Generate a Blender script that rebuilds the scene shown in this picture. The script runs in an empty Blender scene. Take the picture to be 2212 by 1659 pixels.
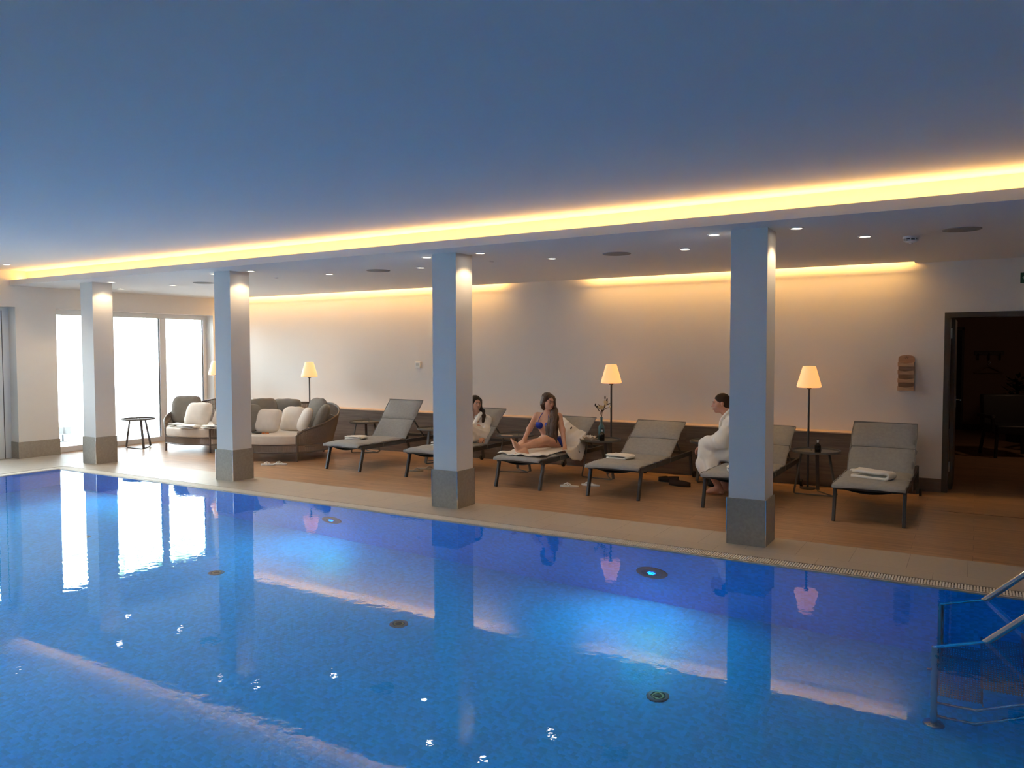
import bpy, math, random
import numpy as np
from math import sin, cos, pi, radians, sqrt, atan2
from mathutils import Vector, Matrix

scene = bpy.context.scene
col = scene.collection
random.seed(4)

# ------------------------------------------------------------------ camera
CAM_H = 1.65
F_PX, YAW, PITCH, ROLL = 1684.35, 30.834, -2.448, -0.1184
cam_data = bpy.data.cameras.new('camera')
cam_data.sensor_width = 36.0
cam_data.lens = F_PX / 2212.0 * 36.0
cam_data.clip_start = 0.05
cam = bpy.data.objects.new('camera', cam_data)
col.objects.link(cam)
_a, _b, _c = radians(YAW), radians(PITCH), radians(ROLL)
_R = Vector((cos(_a), sin(_a), 0))
_F0 = Vector((-sin(_a), cos(_a), 0))
_F = _F0 * cos(_b) + Vector((0, 0, 1)) * sin(_b)
_U = -_F0 * sin(_b) + Vector((0, 0, 1)) * cos(_b)
_R2 = _R * cos(_c) + _U * sin(_c)
_U2 = _U * cos(_c) - _R * sin(_c)
M = Matrix((( _R2.x, _U2.x, -_F.x, 0), (_R2.y, _U2.y, -_F.y, 0), (_R2.z, _U2.z, -_F.z, CAM_H), (0, 0, 0, 1)))
cam.matrix_world = M
scene.camera = cam

# ------------------------------------------------------------------ daylight, exposure
WORLD_STRENGTH = 26.0
world = bpy.data.worlds.new('overcast_sky')
scene.world = world
world.use_nodes = True
wn = world.node_tree
wn.nodes['Background'].inputs[0].default_value = (0.88, 0.95, 1.0, 1)
wn.nodes['Background'].inputs[1].default_value = WORLD_STRENGTH
scene.view_settings.view_transform = 'Standard'
scene.view_settings.look = 'None'
scene.view_settings.exposure = 0.62
scene.view_settings.gamma = 1.0
scene.view_settings.use_curve_mapping = False
cy = scene.cycles
cy.max_bounces = 11; cy.diffuse_bounces = 5; cy.glossy_bounces = 5; cy.transmission_bounces = 8; cy.transparent_max_bounces = 12
cy.sample_clamp_indirect = 6.0
cy.blur_glossy = 0.3
cy.caustics_reflective = True
cy.caustics_refractive = True
cy.use_denoising = True

def portal(name, loc, rot, sx, sy):
    l = bpy.data.lights.new(name, 'AREA'); l.shape = 'RECTANGLE'; l.size = sx; l.size_y = sy
    l.cycles.is_portal = True
    o = bpy.data.objects.new(name, l); o.location = loc; o.rotation_euler = rot; col.objects.link(o)
    return o
# sky enters through the window openings of the left wall (portal size: x -> z extent, y -> y extent)
for nm, y0, y1 in (('sky_portal', 6.99, 9.97), ('sky_portal', 2.6, 6.37), ('sky_portal', .2, 2.0)):
    portal(nm, (-13.02, (y0 + y1) / 2, 1.2), (0, -pi / 2, 0), 2.4, y1 - y0)

LED = (1.0, 0.54, 0.15)
BEAM_LED_W = 85.0      # emission strength of cove strips
WALL_LED_W = 150.0
POOL_BLUE_W = 4.2
DOWN_W = 8.5

# ------------------------------------------------------------------ object helpers
def tag(o, label=None, cat=None, group=None, kind=None):
    if label: o['label'] = label
    if cat: o['category'] = cat
    if group: o['group'] = group
    if kind: o['kind'] = kind
    return o

def empty(name, loc=(0, 0, 0), rz=0.0, label=None, cat=None, group=None, kind=None):
    o = bpy.data.objects.new(name, None)
    col.objects.link(o)
    o.location = loc; o.rotation_euler = (0, 0, rz)
    o.empty_display_size = 0.1
    return tag(o, label, cat, group, kind)

def copy_tree(o, parent=None):
    c = o.copy(); col.objects.link(c)
    if parent is not None: c.parent = parent
    for ch in list(o.children): copy_tree(ch, c)
    return c

class MB:
    def __init__(self): self.v = []; self.f = []; self.m = []
    def add(self, vs, fs, mi=0):
        b = len(self.v); self.v += [tuple(p) for p in vs]
        for f in fs: self.f.append(tuple(i + b for i in f)); self.m.append(mi)
        return self
    def box(self, x0, x1, y0, y1, z0, z1, mi=0, rot=None, piv=None):
        vs = [(x, y, z) for z in (z0, z1) for y in (y0, y1) for x in (x0, x1)]
        if rot is not None:
            pv = Vector(piv) if piv else Vector(((x0 + x1) / 2, (y0 + y1) / 2, (z0 + z1) / 2))
            vs = [tuple(rot @ (Vector(p) - pv) + pv) for p in vs]
        return self.add(vs, [(0, 2, 3, 1), (4, 5, 7, 6), (0, 1, 5, 4), (2, 6, 7, 3), (0, 4, 6, 2), (1, 3, 7, 5)], mi)
    def quad(self, a, b, c, d, mi=0): return self.add([a, b, c, d], [(0, 1, 2, 3)], mi)
    def tube(self, pts, r, n=10, closed=False, mi=0, cap=True, flat=1.0, upv=None):
        P = [Vector(p) for p in pts]; L = len(P)
        rs = r if isinstance(r, (list, tuple)) else [r] * L
        rings = []; prev = None
        for i in range(L):
            if closed: t = P[(i + 1) % L] - P[i - 1]
            elif i == 0: t = P[1] - P[0]
            elif i == L - 1: t = P[-1] - P[-2]
            else: t = (P[i + 1] - P[i]).normalized() + (P[i] - P[i - 1]).normalized()
            t.normalize()
            if prev is None:
                u = Vector(upv) if upv else (Vector((0, 0, 1)) if abs(t.z) < 0.9 else Vector((1, 0, 0)))
                u = (u - t * u.dot(t)).normalized()
            else:
                u = (prev - t * prev.dot(t))
                u = u.normalized() if u.length > 1e-6 else prev
            prev = u; w = t.cross(u)
            rings.append([tuple(P[i] + (u * cos(2 * pi * k / n) * flat + w * sin(2 * pi * k / n)) * rs[i]) for k in range(n)])
        vs = [p for rg in rings for p in rg]; fs = []
        for i in range(L if closed else L - 1):
            j = (i + 1) % L
            for k in range(n): fs.append((i * n + k, i * n + (k + 1) % n, j * n + (k + 1) % n, j * n + k))
        if cap and not closed:
            fs.append(tuple(range(n - 1, -1, -1))); fs.append(tuple((L - 1) * n + k for k in range(n)))
        return self.add(vs, fs, mi)
    def bar(self, a, b, w, h, mi=0, side=None):
        """rectangular bar from a to b, w across 'side', h the other way"""
        a = Vector(a); b = Vector(b); t = (b - a).normalized()
        s = Vector(side) if side else Vector((1, 0, 0))
        s = (s - t * s.dot(t)).normalized(); u = t.cross(s)
        vs = [tuple(p + s * (w / 2) * i + u * (h / 2) * j) for p in (a, b) for (i, j) in ((-1, -1), (1, -1), (1, 1), (-1, 1))]
        return self.add(vs, [(0, 3, 2, 1), (4, 5, 6, 7), (0, 1, 5, 4), (1, 2, 6, 5), (2, 3, 7, 6), (3, 0, 4, 7)], mi)
    def lathe(self, prof, n=24, c=(0, 0, 0), mi=0, caps=True):
        vs = []; fs = []; L = len(prof)
        for (r, z) in prof:
            for k in range(n): vs.append((c[0] + r * cos(2 * pi * k / n), c[1] + r * sin(2 * pi * k / n), c[2] + z))
        for i in range(L - 1):
            for k in range(n): fs.append((i * n + k, i * n + (k + 1) % n, (i + 1) * n + (k + 1) % n, (i + 1) * n + k))
        if caps:
            if prof[0][0] > 1e-5: fs.append(tuple(range(n - 1, -1, -1)))
            if prof[-1][0] > 1e-5: fs.append(tuple((L - 1) * n + k for k in range(n)))
        return self.add(vs, fs, mi)
    def ell(self, c, r, n=14, m=8, mi=0, rot=None):
        vs = []; fs = []
        for i in range(m + 1):
            th = pi * i / m
            for k in range(n):
                p = Vector((r[0] * sin(th) * cos(2 * pi * k / n), r[1] * sin(th) * sin(2 * pi * k / n), r[2] * cos(th)))
                if rot is not None: p = rot @ p
                vs.append(tuple(Vector(c) + p))
        for i in range(m):
            for k in range(n): fs.append((i * n + k, (i + 1) * n + k, (i + 1) * n + (k + 1) % n, i * n + (k + 1) % n))
        return self.add(vs, fs, mi)
    def grid(self, fn, nu, nv, mi=0):
        vs = [fn(i / nu, j / nv) for i in range(nu + 1) for j in range(nv + 1)]
        fs = [(i * (nv + 1) + j, (i + 1) * (nv + 1) + j, (i + 1) * (nv + 1) + j + 1, i * (nv + 1) + j + 1) for i in range(nu) for j in range(nv)]
        return self.add(vs, fs, mi)
    def prism(self, poly, y0, y1, mi=0, plane='xz'):
        n = len(poly)
        if plane == 'xz': vs = [(p[0], y, p[1]) for y in (y0, y1) for p in poly]
        elif plane == 'yz': vs = [(y, p[0], p[1]) for y in (y0, y1) for p in poly]
        else: vs = [(p[0], p[1], y) for y in (y0, y1) for p in poly]
        fs = [tuple(range(n)), tuple(range(2 * n - 1, n - 1, -1))]
        for i in range(n): fs.append((i, i + n, (i + 1) % n + n, (i + 1) % n))
        return self.add(vs, fs, mi)
    def build(self, name, mats, parent=None, smooth=True, angle=35, bevel=0, solid=0, subd=0, world=False, fixn=True, loc=None):
        me = bpy.data.meshes.new(name)
        vs = self.v
        if world and parent is not None:
            l = parent.matrix_basis.translation
            vs = [(p[0] - l.x, p[1] - l.y, p[2] - l.z) for p in vs]
        me.from_pydata(vs, [], self.f)
        if not isinstance(mats, (list, tuple)): mats = [mats]
        for m in mats: me.materials.append(m)
        if len(mats) > 1: me.polygons.foreach_set('material_index', self.m)
        if fixn:
            import bmesh
            bm = bmesh.new(); bm.from_mesh(me); bmesh.ops.remove_doubles(bm, verts=bm.verts, dist=1e-6)
            bmesh.ops.recalc_face_normals(bm, faces=bm.faces); bm.to_mesh(me); bm.free()
        if smooth:
            me.polygons.foreach_set('use_smooth', [True] * len(me.polygons))
            me.set_sharp_from_angle(angle=radians(angle))
        me.update()
        o = bpy.data.objects.new(name, me); col.objects.link(o)
        if loc: o.location = loc
        if parent is not None: o.parent = parent
        if solid:
            s = o.modifiers.new('solid', 'SOLIDIFY'); s.thickness = solid; s.offset = -1
        if bevel:
            b = o.modifiers.new('bevel', 'BEVEL'); b.width = bevel; b.segments = 2; b.limit_method = 'ANGLE'
        if subd:
            s = o.modifiers.new('sub', 'SUBSURF'); s.levels = subd; s.render_levels = subd
        return o

def struct(o, label=None):
    return tag(o, label, None, None, 'structure')

# ------------------------------------------------------------------ materials
class NT:
    def __init__(self, name):
        self.mat = bpy.data.materials.new(name); self.mat.use_nodes = True
        self.t = self.mat.node_tree; self.b = self.t.nodes['Principled BSDF']; self.out = self.t.nodes['Material Output']
    def n(self, typ, **kw):
        nd = self.t.nodes.new(typ)
        for k, v in kw.items():
            if k.startswith('i_'):
                nd.inputs[k[2:].replace('_', ' ')].default_value = v
            else: setattr(nd, k, v)
        return nd
    def l(self, a, b): self.t.links.new(a, b)
    def set(self, **kw):
        for k, v in kw.items(): self.b.inputs[k.replace('_', ' ')].default_value = v
        return self
def rgb(c): return (c[0], c[1], c[2], 1)
def mat(name, c, rough=0.6, metal=0.0, spec=0.5, var=0.0, vscale=8.0, bump=0.0, bscale=60.0, emis=None, es=0.0, stretch=(1, 1, 1)):
    T = NT(name); T.set(Base_Color=rgb(c), Roughness=rough, Metallic=metal)
    T.b.inputs['Specular IOR Level'].default_value = spec
    tc = None
    if var or bump:
        tc = T.n('ShaderNodeTexCoord'); mp = T.n('ShaderNodeMapping'); mp.inputs['Scale'].default_value = stretch
        T.l(tc.outputs['Object'], mp.inputs[0])
    if var:
        nz = T.n('ShaderNodeTexNoise'); nz.inputs['Scale'].default_value = vscale; nz.inputs['Detail'].default_value = 4
        T.l(mp.outputs[0], nz.inputs['Vector'])
        mr = T.n('ShaderNodeMapRange'); mr.inputs['From Min'].default_value = .3; mr.inputs['From Max'].default_value = .7
        mr.inputs['To Min'].default_value = 1 - var; mr.inputs['To Max'].default_value = 1 + var
        T.l(nz.outputs[0], mr.inputs[0])
        mx = T.n('ShaderNodeVectorMath', operation='SCALE'); mx.inputs[0].default_value = c[:3]
        T.l(mr.outputs[0], mx.inputs['Scale']); T.l(mx.outputs[0], T.b.inputs['Base Color'])
    if bump:
        nb = T.n('ShaderNodeTexNoise'); nb.inputs['Scale'].default_value = bscale; nb.inputs['Detail'].default_value = 3
        T.l(mp.outputs[0], nb.inputs['Vector'])
        bp = T.n('ShaderNodeBump'); bp.inputs['Strength'].default_value = 1.0; bp.inputs['Distance'].default_value = bump
        T.l(nb.outputs[0], bp.inputs['Height']); T.l(bp.outputs[0], T.b.inputs['Normal'])
    if emis:
        T.b.inputs['Emission Color'].default_value = rgb(emis); T.b.inputs['Emission Strength'].default_value = es
    return T.mat

m_plaster = mat('wall_plaster', (0.80, 0.765, 0.72), 0.85, spec=.2, bump=.0004, bscale=140)
m_ceiling = mat('ceiling_paint', (0.78, 0.77, 0.75), 0.9, spec=.2)
m_white = mat('white_lacquer', (0.80, 0.80, 0.79), 0.45)
m_frame = mat('white_window_frame', (0.78, 0.79, 0.80), 0.4)
m_basetile = mat('grey_brown_stone_tile', (0.34, 0.295, 0.24), 0.55, var=.10, vscale=40, bump=.0003)
m_steel = mat('brushed_steel', (0.55, 0.55, 0.54), 0.22, metal=1.0)
m_chrome = mat('polished_steel', (0.72, 0.70, 0.67), 0.12, metal=1.0)
m_anth = mat('anthracite_metal', (0.055, 0.055, 0.056), 0.45, spec=.5)
m_tablemetal = mat('taupe_grey_metal', (0.12, 0.115, 0.11), 0.5)
m_black = mat('black_plastic', (0.012, 0.012, 0.012), 0.5)
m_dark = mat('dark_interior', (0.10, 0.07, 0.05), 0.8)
m_sling = mat('black_mesh_sling', (0.03, 0.03, 0.032), 0.8)
m_pad = mat('grey_lounger_fabric', (0.34, 0.345, 0.345), 0.95, spec=.1, var=.06, vscale=30, bump=.0006, bscale=260)
m_padedge = mat('grey_fabric_piping', (0.25, 0.25, 0.245), 0.95, spec=.1)
m_beige = mat('cream_cushion_fabric', (0.74, 0.67, 0.60), 0.95, spec=.1, var=.04, vscale=12, bump=.0008, bscale=200)
m_greyp = mat('grey_cushion_fabric', (0.235, 0.22, 0.20), 0.95, spec=.1, var=.06, vscale=12, bump=.0008, bscale=200)
m_rope = mat('taupe_rope', (0.27, 0.22, 0.185), 0.9, spec=.1)
m_sframe = mat('brown_metal_frame', (0.15, 0.12, 0.105), 0.5)
m_terry = mat('white_terry_cloth', (0.86, 0.84, 0.80), 1.0, spec=.05, bump=.0016, bscale=220)
m_skin = mat('skin', (0.62, 0.35, 0.25), 0.55, spec=.3, var=.05, vscale=14)
m_skin2 = mat('skin_ruddy', (0.58, 0.30, 0.21), 0.55, spec=.3, var=.05, vscale=14)
m_lip = mat('lips', (0.42, 0.14, 0.12), 0.5)
m_eye = mat('eye_dark', (0.03, 0.02, 0.02), 0.3)
m_hairbr = mat('brown_hair', (0.075, 0.040, 0.026), 0.45, spec=.4, var=.45, vscale=26, stretch=(3, 3, .3), bump=.003, bscale=70)
m_hairdk = mat('dark_hair', (0.022, 0.013, 0.011), 0.45, spec=.4, var=.4, vscale=26, stretch=(3, 3, .3), bump=.003, bscale=70)
m_hairsh = mat('short_brown_hair', (0.045, 0.026, 0.018), 0.7, spec=.2, bump=.002, bscale=200)
m_bikini = mat('royal_blue_swim_fabric', (0.004, 0.03, 0.36), 0.5)
m_shoebr = mat('dark_brown_suede', (0.04, 0.022, 0.016), 0.9)
m_sandal = mat('white_foam_rubber', (0.75, 0.73, 0.70), 0.7)
m_ffl = mat('beige_rubber', (0.42, 0.36, 0.28), 0.7)
m_bottleblue = mat('blue_green_glazed_bottle', (0.045, 0.13, 0.16), 0.3)
m_bottledk = mat('black_glass', (0.008, 0.008, 0.010), 0.12)
m_petal = mat('cream_petals', (0.80, 0.66, 0.40), 0.8)
m_twig = mat('dark_twig', (0.05, 0.032, 0.018), 0.8)
m_shell = mat('cream_ceramic', (0.72, 0.62, 0.50), 0.5)
m_rack = mat('light_wood', (0.56, 0.34, 0.19), 0.6, var=.12, vscale=9, stretch=(1, 1, 6))
m_rackd = mat('burnt_brown_mark', (0.16, 0.08, 0.04), 0.7)
m_spk = mat('grey_speaker_grille', (0.30, 0.29, 0.28), 0.8)
m_green = mat('sign_green', (0.010, 0.075, 0.050), 0.5)
m_signw = mat('sign_white', (0.45, 0.55, 0.50), 0.5)
m_orange = mat('orange_plastic', (0.65, 0.20, 0.05), 0.5)
m_paper = mat('printed_paper', (0.70, 0.50, 0.42), 0.7, var=.3, vscale=25)
m_doorf = mat('dark_brown_door_frame', (0.055, 0.042, 0.034), 0.5)
m_blackleather = mat('black_upholstery', (0.010, 0.010, 0.011), 0.5)
m_leafd = mat('dark_foliage', (0.02, 0.035, 0.015), 0.7)
m_leafg = mat('green_foliage', (0.30, 0.46, 0.22), 0.7, var=.2, vscale=2)
m_trunk = mat('bark', (0.45, 0.42, 0.38), 0.9)
m_terrace = mat('grey_terrace_boards', (0.26, 0.29, 0.31), 0.7, var=.1, vscale=3, stretch=(8, .5, 1))
m_extwhite = mat('white_outdoor_render', (0.85, 0.86, 0.87), 0.8)
m_grate = mat('ivory_grate_plastic', (0.82, 0.76, 0.66), 0.5)
m_gutter = mat('dark_gutter', (0.05, 0.045, 0.04), 0.7)
m_lip_stone = mat('beige_pool_lip', (0.52, 0.46, 0.39), 0.45)

def tile_mat(name, c, w, h, off, shift, grout, rough=0.4):
    T = NT(name); tc = T.n('ShaderNodeTexCoord'); mp = T.n('ShaderNodeMapping'); mp.inputs['Location'].default_value = shift
    T.l(tc.outputs['Object'], mp.inputs[0])
    br = T.n('ShaderNodeTexBrick'); br.offset = off; br.squash = 1.0
    br.inputs['Scale'].default_value = 1.0; br.inputs['Brick Width'].default_value = w; br.inputs['Row Height'].default_value = h
    br.inputs['Mortar Size'].default_value = .0022; br.inputs['Mortar Smooth'].default_value = .2; br.inputs['Bias'].default_value = 0
    br.inputs['Color1'].default_value = rgb(c); br.inputs['Color2'].default_value = rgb([x * .94 for x in c]); br.inputs['Mortar'].default_value = rgb(grout)
    T.l(mp.outputs[0], br.inputs['Vector'])
    nz = T.n('ShaderNodeTexNoise'); nz.inputs['Scale'].default_value = 30; nz.inputs['Detail'].default_value = 5; T.l(tc.outputs['Object'], nz.inputs['Vector'])
    mr = T.n('ShaderNodeMapRange'); mr.inputs['To Min'].default_value = .93; mr.inputs['To Max'].default_value = 1.07; T.l(nz.outputs[0], mr.inputs[0])
    vm = T.n('ShaderNodeVectorMath', operation='SCALE'); T.l(br.outputs['Color'], vm.inputs[0]); T.l(mr.outputs[0], vm.inputs['Scale'])
    T.l(vm.outputs[0], T.b.inputs['Base Color']); T.set(Roughness=rough); T.b.inputs['Specular IOR Level'].default_value = .4
    return T.mat
m_tile = tile_mat('beige_deck_tile', (0.50, 0.43, 0.345), .40, .52, 0.0, (.032, -6.50, 0), (0.28, 0.23, 0.18))
m_tile2 = tile_mat('beige_edge_tile', (0.50, 0.43, 0.345), .80, .20, 0.0, (.25, -6.305, 0), (0.28, 0.23, 0.18))
m_tile3 = tile_mat('beige_field_tile', (0.52, 0.47, 0.40), .60, .60, 0.0, (.1, .1, 0), (0.30, 0.27, 0.23))

def wood_mat(name, c1, c2, w, h, rough=.45, axis='x', grain=(1.2, 22, 22), mortar=(0.08, .05, .03), spec=.35):
    T = NT(name); tc = T.n('ShaderNodeTexCoord'); mp = T.n('ShaderNodeMapping')
    if axis == 'xz': mp.inputs['Rotation'].default_value = (radians(90), 0, 0)
    T.l(tc.outputs['Object'], mp.inputs[0])
    br = T.n('ShaderNodeTexBrick'); br.offset = .37; br.inputs['Scale'].default_value = 1; br.inputs['Brick Width'].default_value = w
    br.inputs['Row Height'].default_value = h; br.inputs['Mortar Size'].default_value = .0012; br.inputs['Mortar Smooth'].default_value = .3
    br.inputs['Color1'].default_value = (0, 0, 0, 1); br.inputs['Color2'].default_value = (1, 1, 1, 1); br.inputs['Mortar'].default_value = (.5, .5, .5, 1)
    T.l(mp.outputs[0], br.inputs['Vector'])
    off = T.n('ShaderNodeVectorMath', operation='SCALE'); T.l(br.outputs['Color'], off.inputs[0]); off.inputs['Scale'].default_value = 7.3
    ad = T.n('ShaderNodeVectorMath', operation='ADD'); T.l(mp.outputs[0], ad.inputs[0]); T.l(off.outputs[0], ad.inputs[1])
    sc = T.n('ShaderNodeVectorMath', operation='MULTIPLY'); T.l(ad.outputs[0], sc.inputs[0]); sc.inputs[1].default_value = grain
    nz = T.n('ShaderNodeTexNoise'); nz.inputs['Scale'].default_value = 1.0; nz.inputs['Detail'].default_value = 7; nz.inputs['Roughness'].default_value = .65
    T.l(sc.outputs[0], nz.inputs['Vector'])
    n2 = T.n('ShaderNodeTexNoise'); n2.inputs['Scale'].default_value = 1.4; T.l(ad.outputs[0], n2.inputs['Vector'])
    mm = T.n('ShaderNodeMath', operation='MULTIPLY_ADD'); T.l(n2.outputs[0], mm.inputs[0]); mm.inputs[1].default_value = .6; 
    m3 = T.n('ShaderNodeMath', operation='MULTIPLY_ADD'); T.l(nz.outputs[0], m3.inputs[0]); m3.inputs[1].default_value = 2.1; m3.inputs[2].default_value = -.85
    T.l(m3.outputs[0], mm.inputs[2])
    mx = T.n('ShaderNodeMix', data_type='RGBA'); T.l(mm.outputs[0], mx.inputs[0]); mx.inputs[6].default_value = rgb(c1); mx.inputs[7].default_value = rgb(c2)
    m4 = T.n('ShaderNodeMix', data_type='RGBA'); T.l(br.outputs['Fac'], m4.inputs[0]); T.l(mx.outputs[2], m4.inputs[6]); m4.inputs[7].default_value = rgb(mortar)
    T.l(m4.outputs[2], T.b.inputs['Base Color']); T.set(Roughness=rough); T.b.inputs['Specular IOR Level'].default_value = spec
    return T.mat
m_wood = wood_mat('oak_plank_tile', (0.29, 0.165, 0.09), (0.58, 0.355, 0.205), 1.2, .20, rough=.32, spec=.5)
m_wains = wood_mat('dark_wood_laminate', (0.11, 0.075, 0.055), (0.25, 0.185, 0.14), 2.4, .40, axis='xz', rough=.5, mortar=(.03, .02, .015))

def mosaic(name, c, rough=.25):
    T = NT(name); tc = T.n('ShaderNodeTexCoord')
    vo = T.n('ShaderNodeTexVoronoi', feature='F1'); vo.distance = 'CHEBYCHEV'; vo.inputs['Scale'].default_value = 38; vo.inputs['Randomness'].default_value = .15
    T.l(tc.outputs['Object'], vo.inputs['Vector'])
    sp = T.n('ShaderNodeSeparateColor'); T.l(vo.outputs['Color'], sp.inputs[0])
    mr = T.n('ShaderNodeMapRange'); mr.inputs['To Min'].default_value = .86; mr.inputs['To Max'].default_value = 1.14; T.l(sp.outputs[0], mr.inputs[0])
    nz = T.n('ShaderNodeTexNoise'); nz.inputs['Scale'].default_value = 2.2; nz.inputs['Detail'].default_value = 6; T.l(tc.outputs['Object'], nz.inputs['Vector'])
    m2 = T.n('ShaderNodeMapRange'); m2.inputs['To Min'].default_value = .93; m2.inputs['To Max'].default_value = 1.07; T.l(nz.outputs[0], m2.inputs[0])
    mu = T.n('ShaderNodeMath', operation='MULTIPLY'); T.l(mr.outputs[0], mu.inputs[0]); T.l(m2.outputs[0], mu.inputs[1])
    vm = T.n('ShaderNodeVectorMath', operation='SCALE'); vm.inputs[0].default_value = c; T.l(mu.outputs[0], vm.inputs['Scale'])
    T.l(vm.outputs[0], T.b.inputs['Base Color']); T.set(Roughness=rough)
    bp = T.n('ShaderNodeBump'); bp.inputs['Distance'].default_value = .004; bp.inputs['Strength'].default_value = .6; bp.invert = True
    T.l(vo.outputs['Distance'], bp.inputs['Height']); T.l(bp.outputs[0], T.b.inputs['Normal'])
    return T.mat
m_poolfloor = mosaic('blue_mosaic_floor', (0.014, 0.47, 0.95))
m_poolwall = mosaic('blue_mosaic_wall', (0.008, 0.38, 0.93))

def water_mat():
    T = NT('pool_water'); t = T.t
    t.nodes.remove(T.b)
    tc = T.n('ShaderNodeTexCoord')
    mp = T.n('ShaderNodeMapping'); mp.inputs['Scale'].default_value = (1, 1, 1); T.l(tc.outputs['Object'], mp.inputs[0])
    n1 = T.n('ShaderNodeTexNoise'); n1.inputs['Scale'].default_value = 17.0; n1.inputs['Detail'].default_value = 2.0; n1.inputs['Roughness'].default_value = .45
    n2 = T.n('ShaderNodeTexNoise'); n2.inputs['Scale'].default_value = .8; n2.inputs['Detail'].default_value = 2
    T.l(mp.outputs[0], n1.inputs['Vector']); T.l(mp.outputs[0], n2.inputs['Vector'])
    # calm and rippled patches
    mr = T.n('ShaderNodeMapRange'); mr.inputs['From Min'].default_value = .38; mr.inputs['From Max'].default_value = .62
    mr.inputs['To Min'].default_value = .25; mr.inputs['To Max'].default_value = 1.0; T.l(n2.outputs[0], mr.inputs[0])
    mu = T.n('ShaderNodeMath', operation='MULTIPLY'); T.l(n1.outputs[0], mu.inputs[0]); T.l(mr.outputs[0], mu.inputs[1])
    bp = T.n('ShaderNodeBump'); bp.inputs['Strength'].default_value = 1.0; bp.inputs['Distance'].default_value = .00055
    T.l(mu.outputs[0], bp.inputs['Height'])
    g = T.n('ShaderNodeBsdfGlass'); g.inputs['IOR'].default_value = 1.33; g.inputs['Roughness'].default_value = 0.0
    g.inputs['Color'].default_value = (0.94, 0.985, 1.0, 1)
    T.l(bp.outputs[0], g.inputs['Normal']); T.l(g.outputs[0], T.out.inputs['Surface'])
    return T.mat
m_water = water_mat()

def pane_mat():
    T = NT('window_glass'); t = T.t; t.nodes.remove(T.b)
    tr = T.n('ShaderNodeBsdfTransparent'); tr.inputs[0].default_value = (.94, .97, .97, 1)
    gl = T.n('ShaderNodeBsdfGlossy'); gl.inputs['Roughness'].default_value = 0.0
    fr = T.n('ShaderNodeFresnel'); fr.inputs[0].default_value = 1.45
    mx = T.n('ShaderNodeMixShader'); T.l(fr.outputs[0], mx.inputs[0]); T.l(tr.outputs[0], mx.inputs[1]); T.l(gl.outputs[0], mx.inputs[2])
    T.l(mx.outputs[0], T.out.inputs['Surface'])
    return T.mat
m_glass = pane_mat()

def emit(name, c, s):
    T = NT(name); T.t.nodes.remove(T.b); e = T.n('ShaderNodeEmission'); e.inputs[0].default_value = rgb(c); e.inputs[1].default_value = s
    T.l(e.outputs[0], T.out.inputs['Surface']); return T.mat
m_led_beam = emit('warm_led_strip', LED, BEAM_LED_W)
m_led_wall = emit('warm_led_strip_wall', LED, WALL_LED_W)
m_down = emit('downlight_lens_lit', (1.0, .86, .66), 14.0)
m_poolled = emit('blue_led_lit', (.0, .14, 1.0), 5.0)
m_shade = mat('lit_lamp_shade', (.80, .74, .66), .6, emis=(1.0, .40, .10), es=.72)

# ================================================================== THE ROOM
XL, XR = -12.65, 3.6
YN, YB = -1.8, 10.25          # near wall, back wall
ZS, ZC = 2.66, 2.885          # soffit, main ceiling
PX0, PX1, PY0, PY1 = -11.116, 1.7, 0.9, 6.13
ZW, ZP = -0.012, -1.34
YBEAM, YLIT, YSOF = 6.3085, 6.56, 10.08
WOODY = 7.02

# floors -------------------------------------------------------------
b = MB(); b.box(XL - .3, XR, WOODY, YB + .05, -.12, 0); struct(b.build('floor', m_wood, smooth=False), 'oak plank floor of the lounger area')
GW = .165                      # gutter width
b = MB()
b.box(PX0 - GW - .02, XR, 6.50, WOODY, -.12, 0, 0)
b.box(PX0 - GW - .02, XR, PY1 + GW, 6.50, -.12, 0, 1)
b.box(XL - .3, PX0 - GW - .02, YN, WOODY, -.12, 0, 2)
b.box(PX0 - GW - .02, XR, YN, PY0 - GW, -.12, 0, 2)
b.box(PX1 + GW, XR, PY0 - GW, PY1 + GW, -.12, 0, 2)
struct(b.build('pool_deck', [m_tile, m_tile2, m_tile3], smooth=False), 'beige tiled deck around the pool')
b = MB()                       # gutter channel under the grate
for (x0, x1, y0, y1) in ((PX0 - GW, PX1 + GW, PY1 + .02, PY1 + GW), (PX0 - GW, PX0 - .02, PY0 - GW, PY1 + .02), (PX0 - GW, PX1 + GW, PY0 - GW, PY0 - .02), (PX1 + .02, PX1 + GW, PY0 - .02, PY1 + .02)):
    b.box(x0 - .01, x1 + .01, y0 - .01, y1 + .01, -.13, -.10)
struct(b.build('gutter_channel', m_gutter, smooth=False), 'dark overflow channel under the grate')
# pool shell
b = MB()
T_ = .02
b.box(PX0 - T_, PX1 + T_, PY0 - T_, PY1 + T_, ZP - .1, ZP, 0)
b.box(PX0 - T_, PX1 + T_, PY1, PY1 + T_, ZP, -.03, 1)
b.box(PX0 - T_, PX1 + T_, PY0 - T_, PY0, ZP, -.03, 1)
b.box(PX0 - T_, PX0, PY0, PY1, ZP, -.03, 1)
b.box(PX1, PX1 + T_, PY0, PY1, ZP, -.03, 1)
b.box(PX0 - T_, PX1 + T_, PY1, PY1 + T_, -.03, -.006, 2)
b.box(PX0 - T_, PX1 + T_, PY0 - T_, PY0, -.03, -.006, 2)
b.box(PX0 - T_, PX0, PY0, PY1, -.03, -.006, 2)
b.box(PX1, PX1 + T_, PY0, PY1, -.03, -.006, 2)
struct(b.build('pool_basin', [m_poolfloor, m_poolwall, m_lip_stone], smooth=False), 'blue mosaic swimming pool basin')
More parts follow.
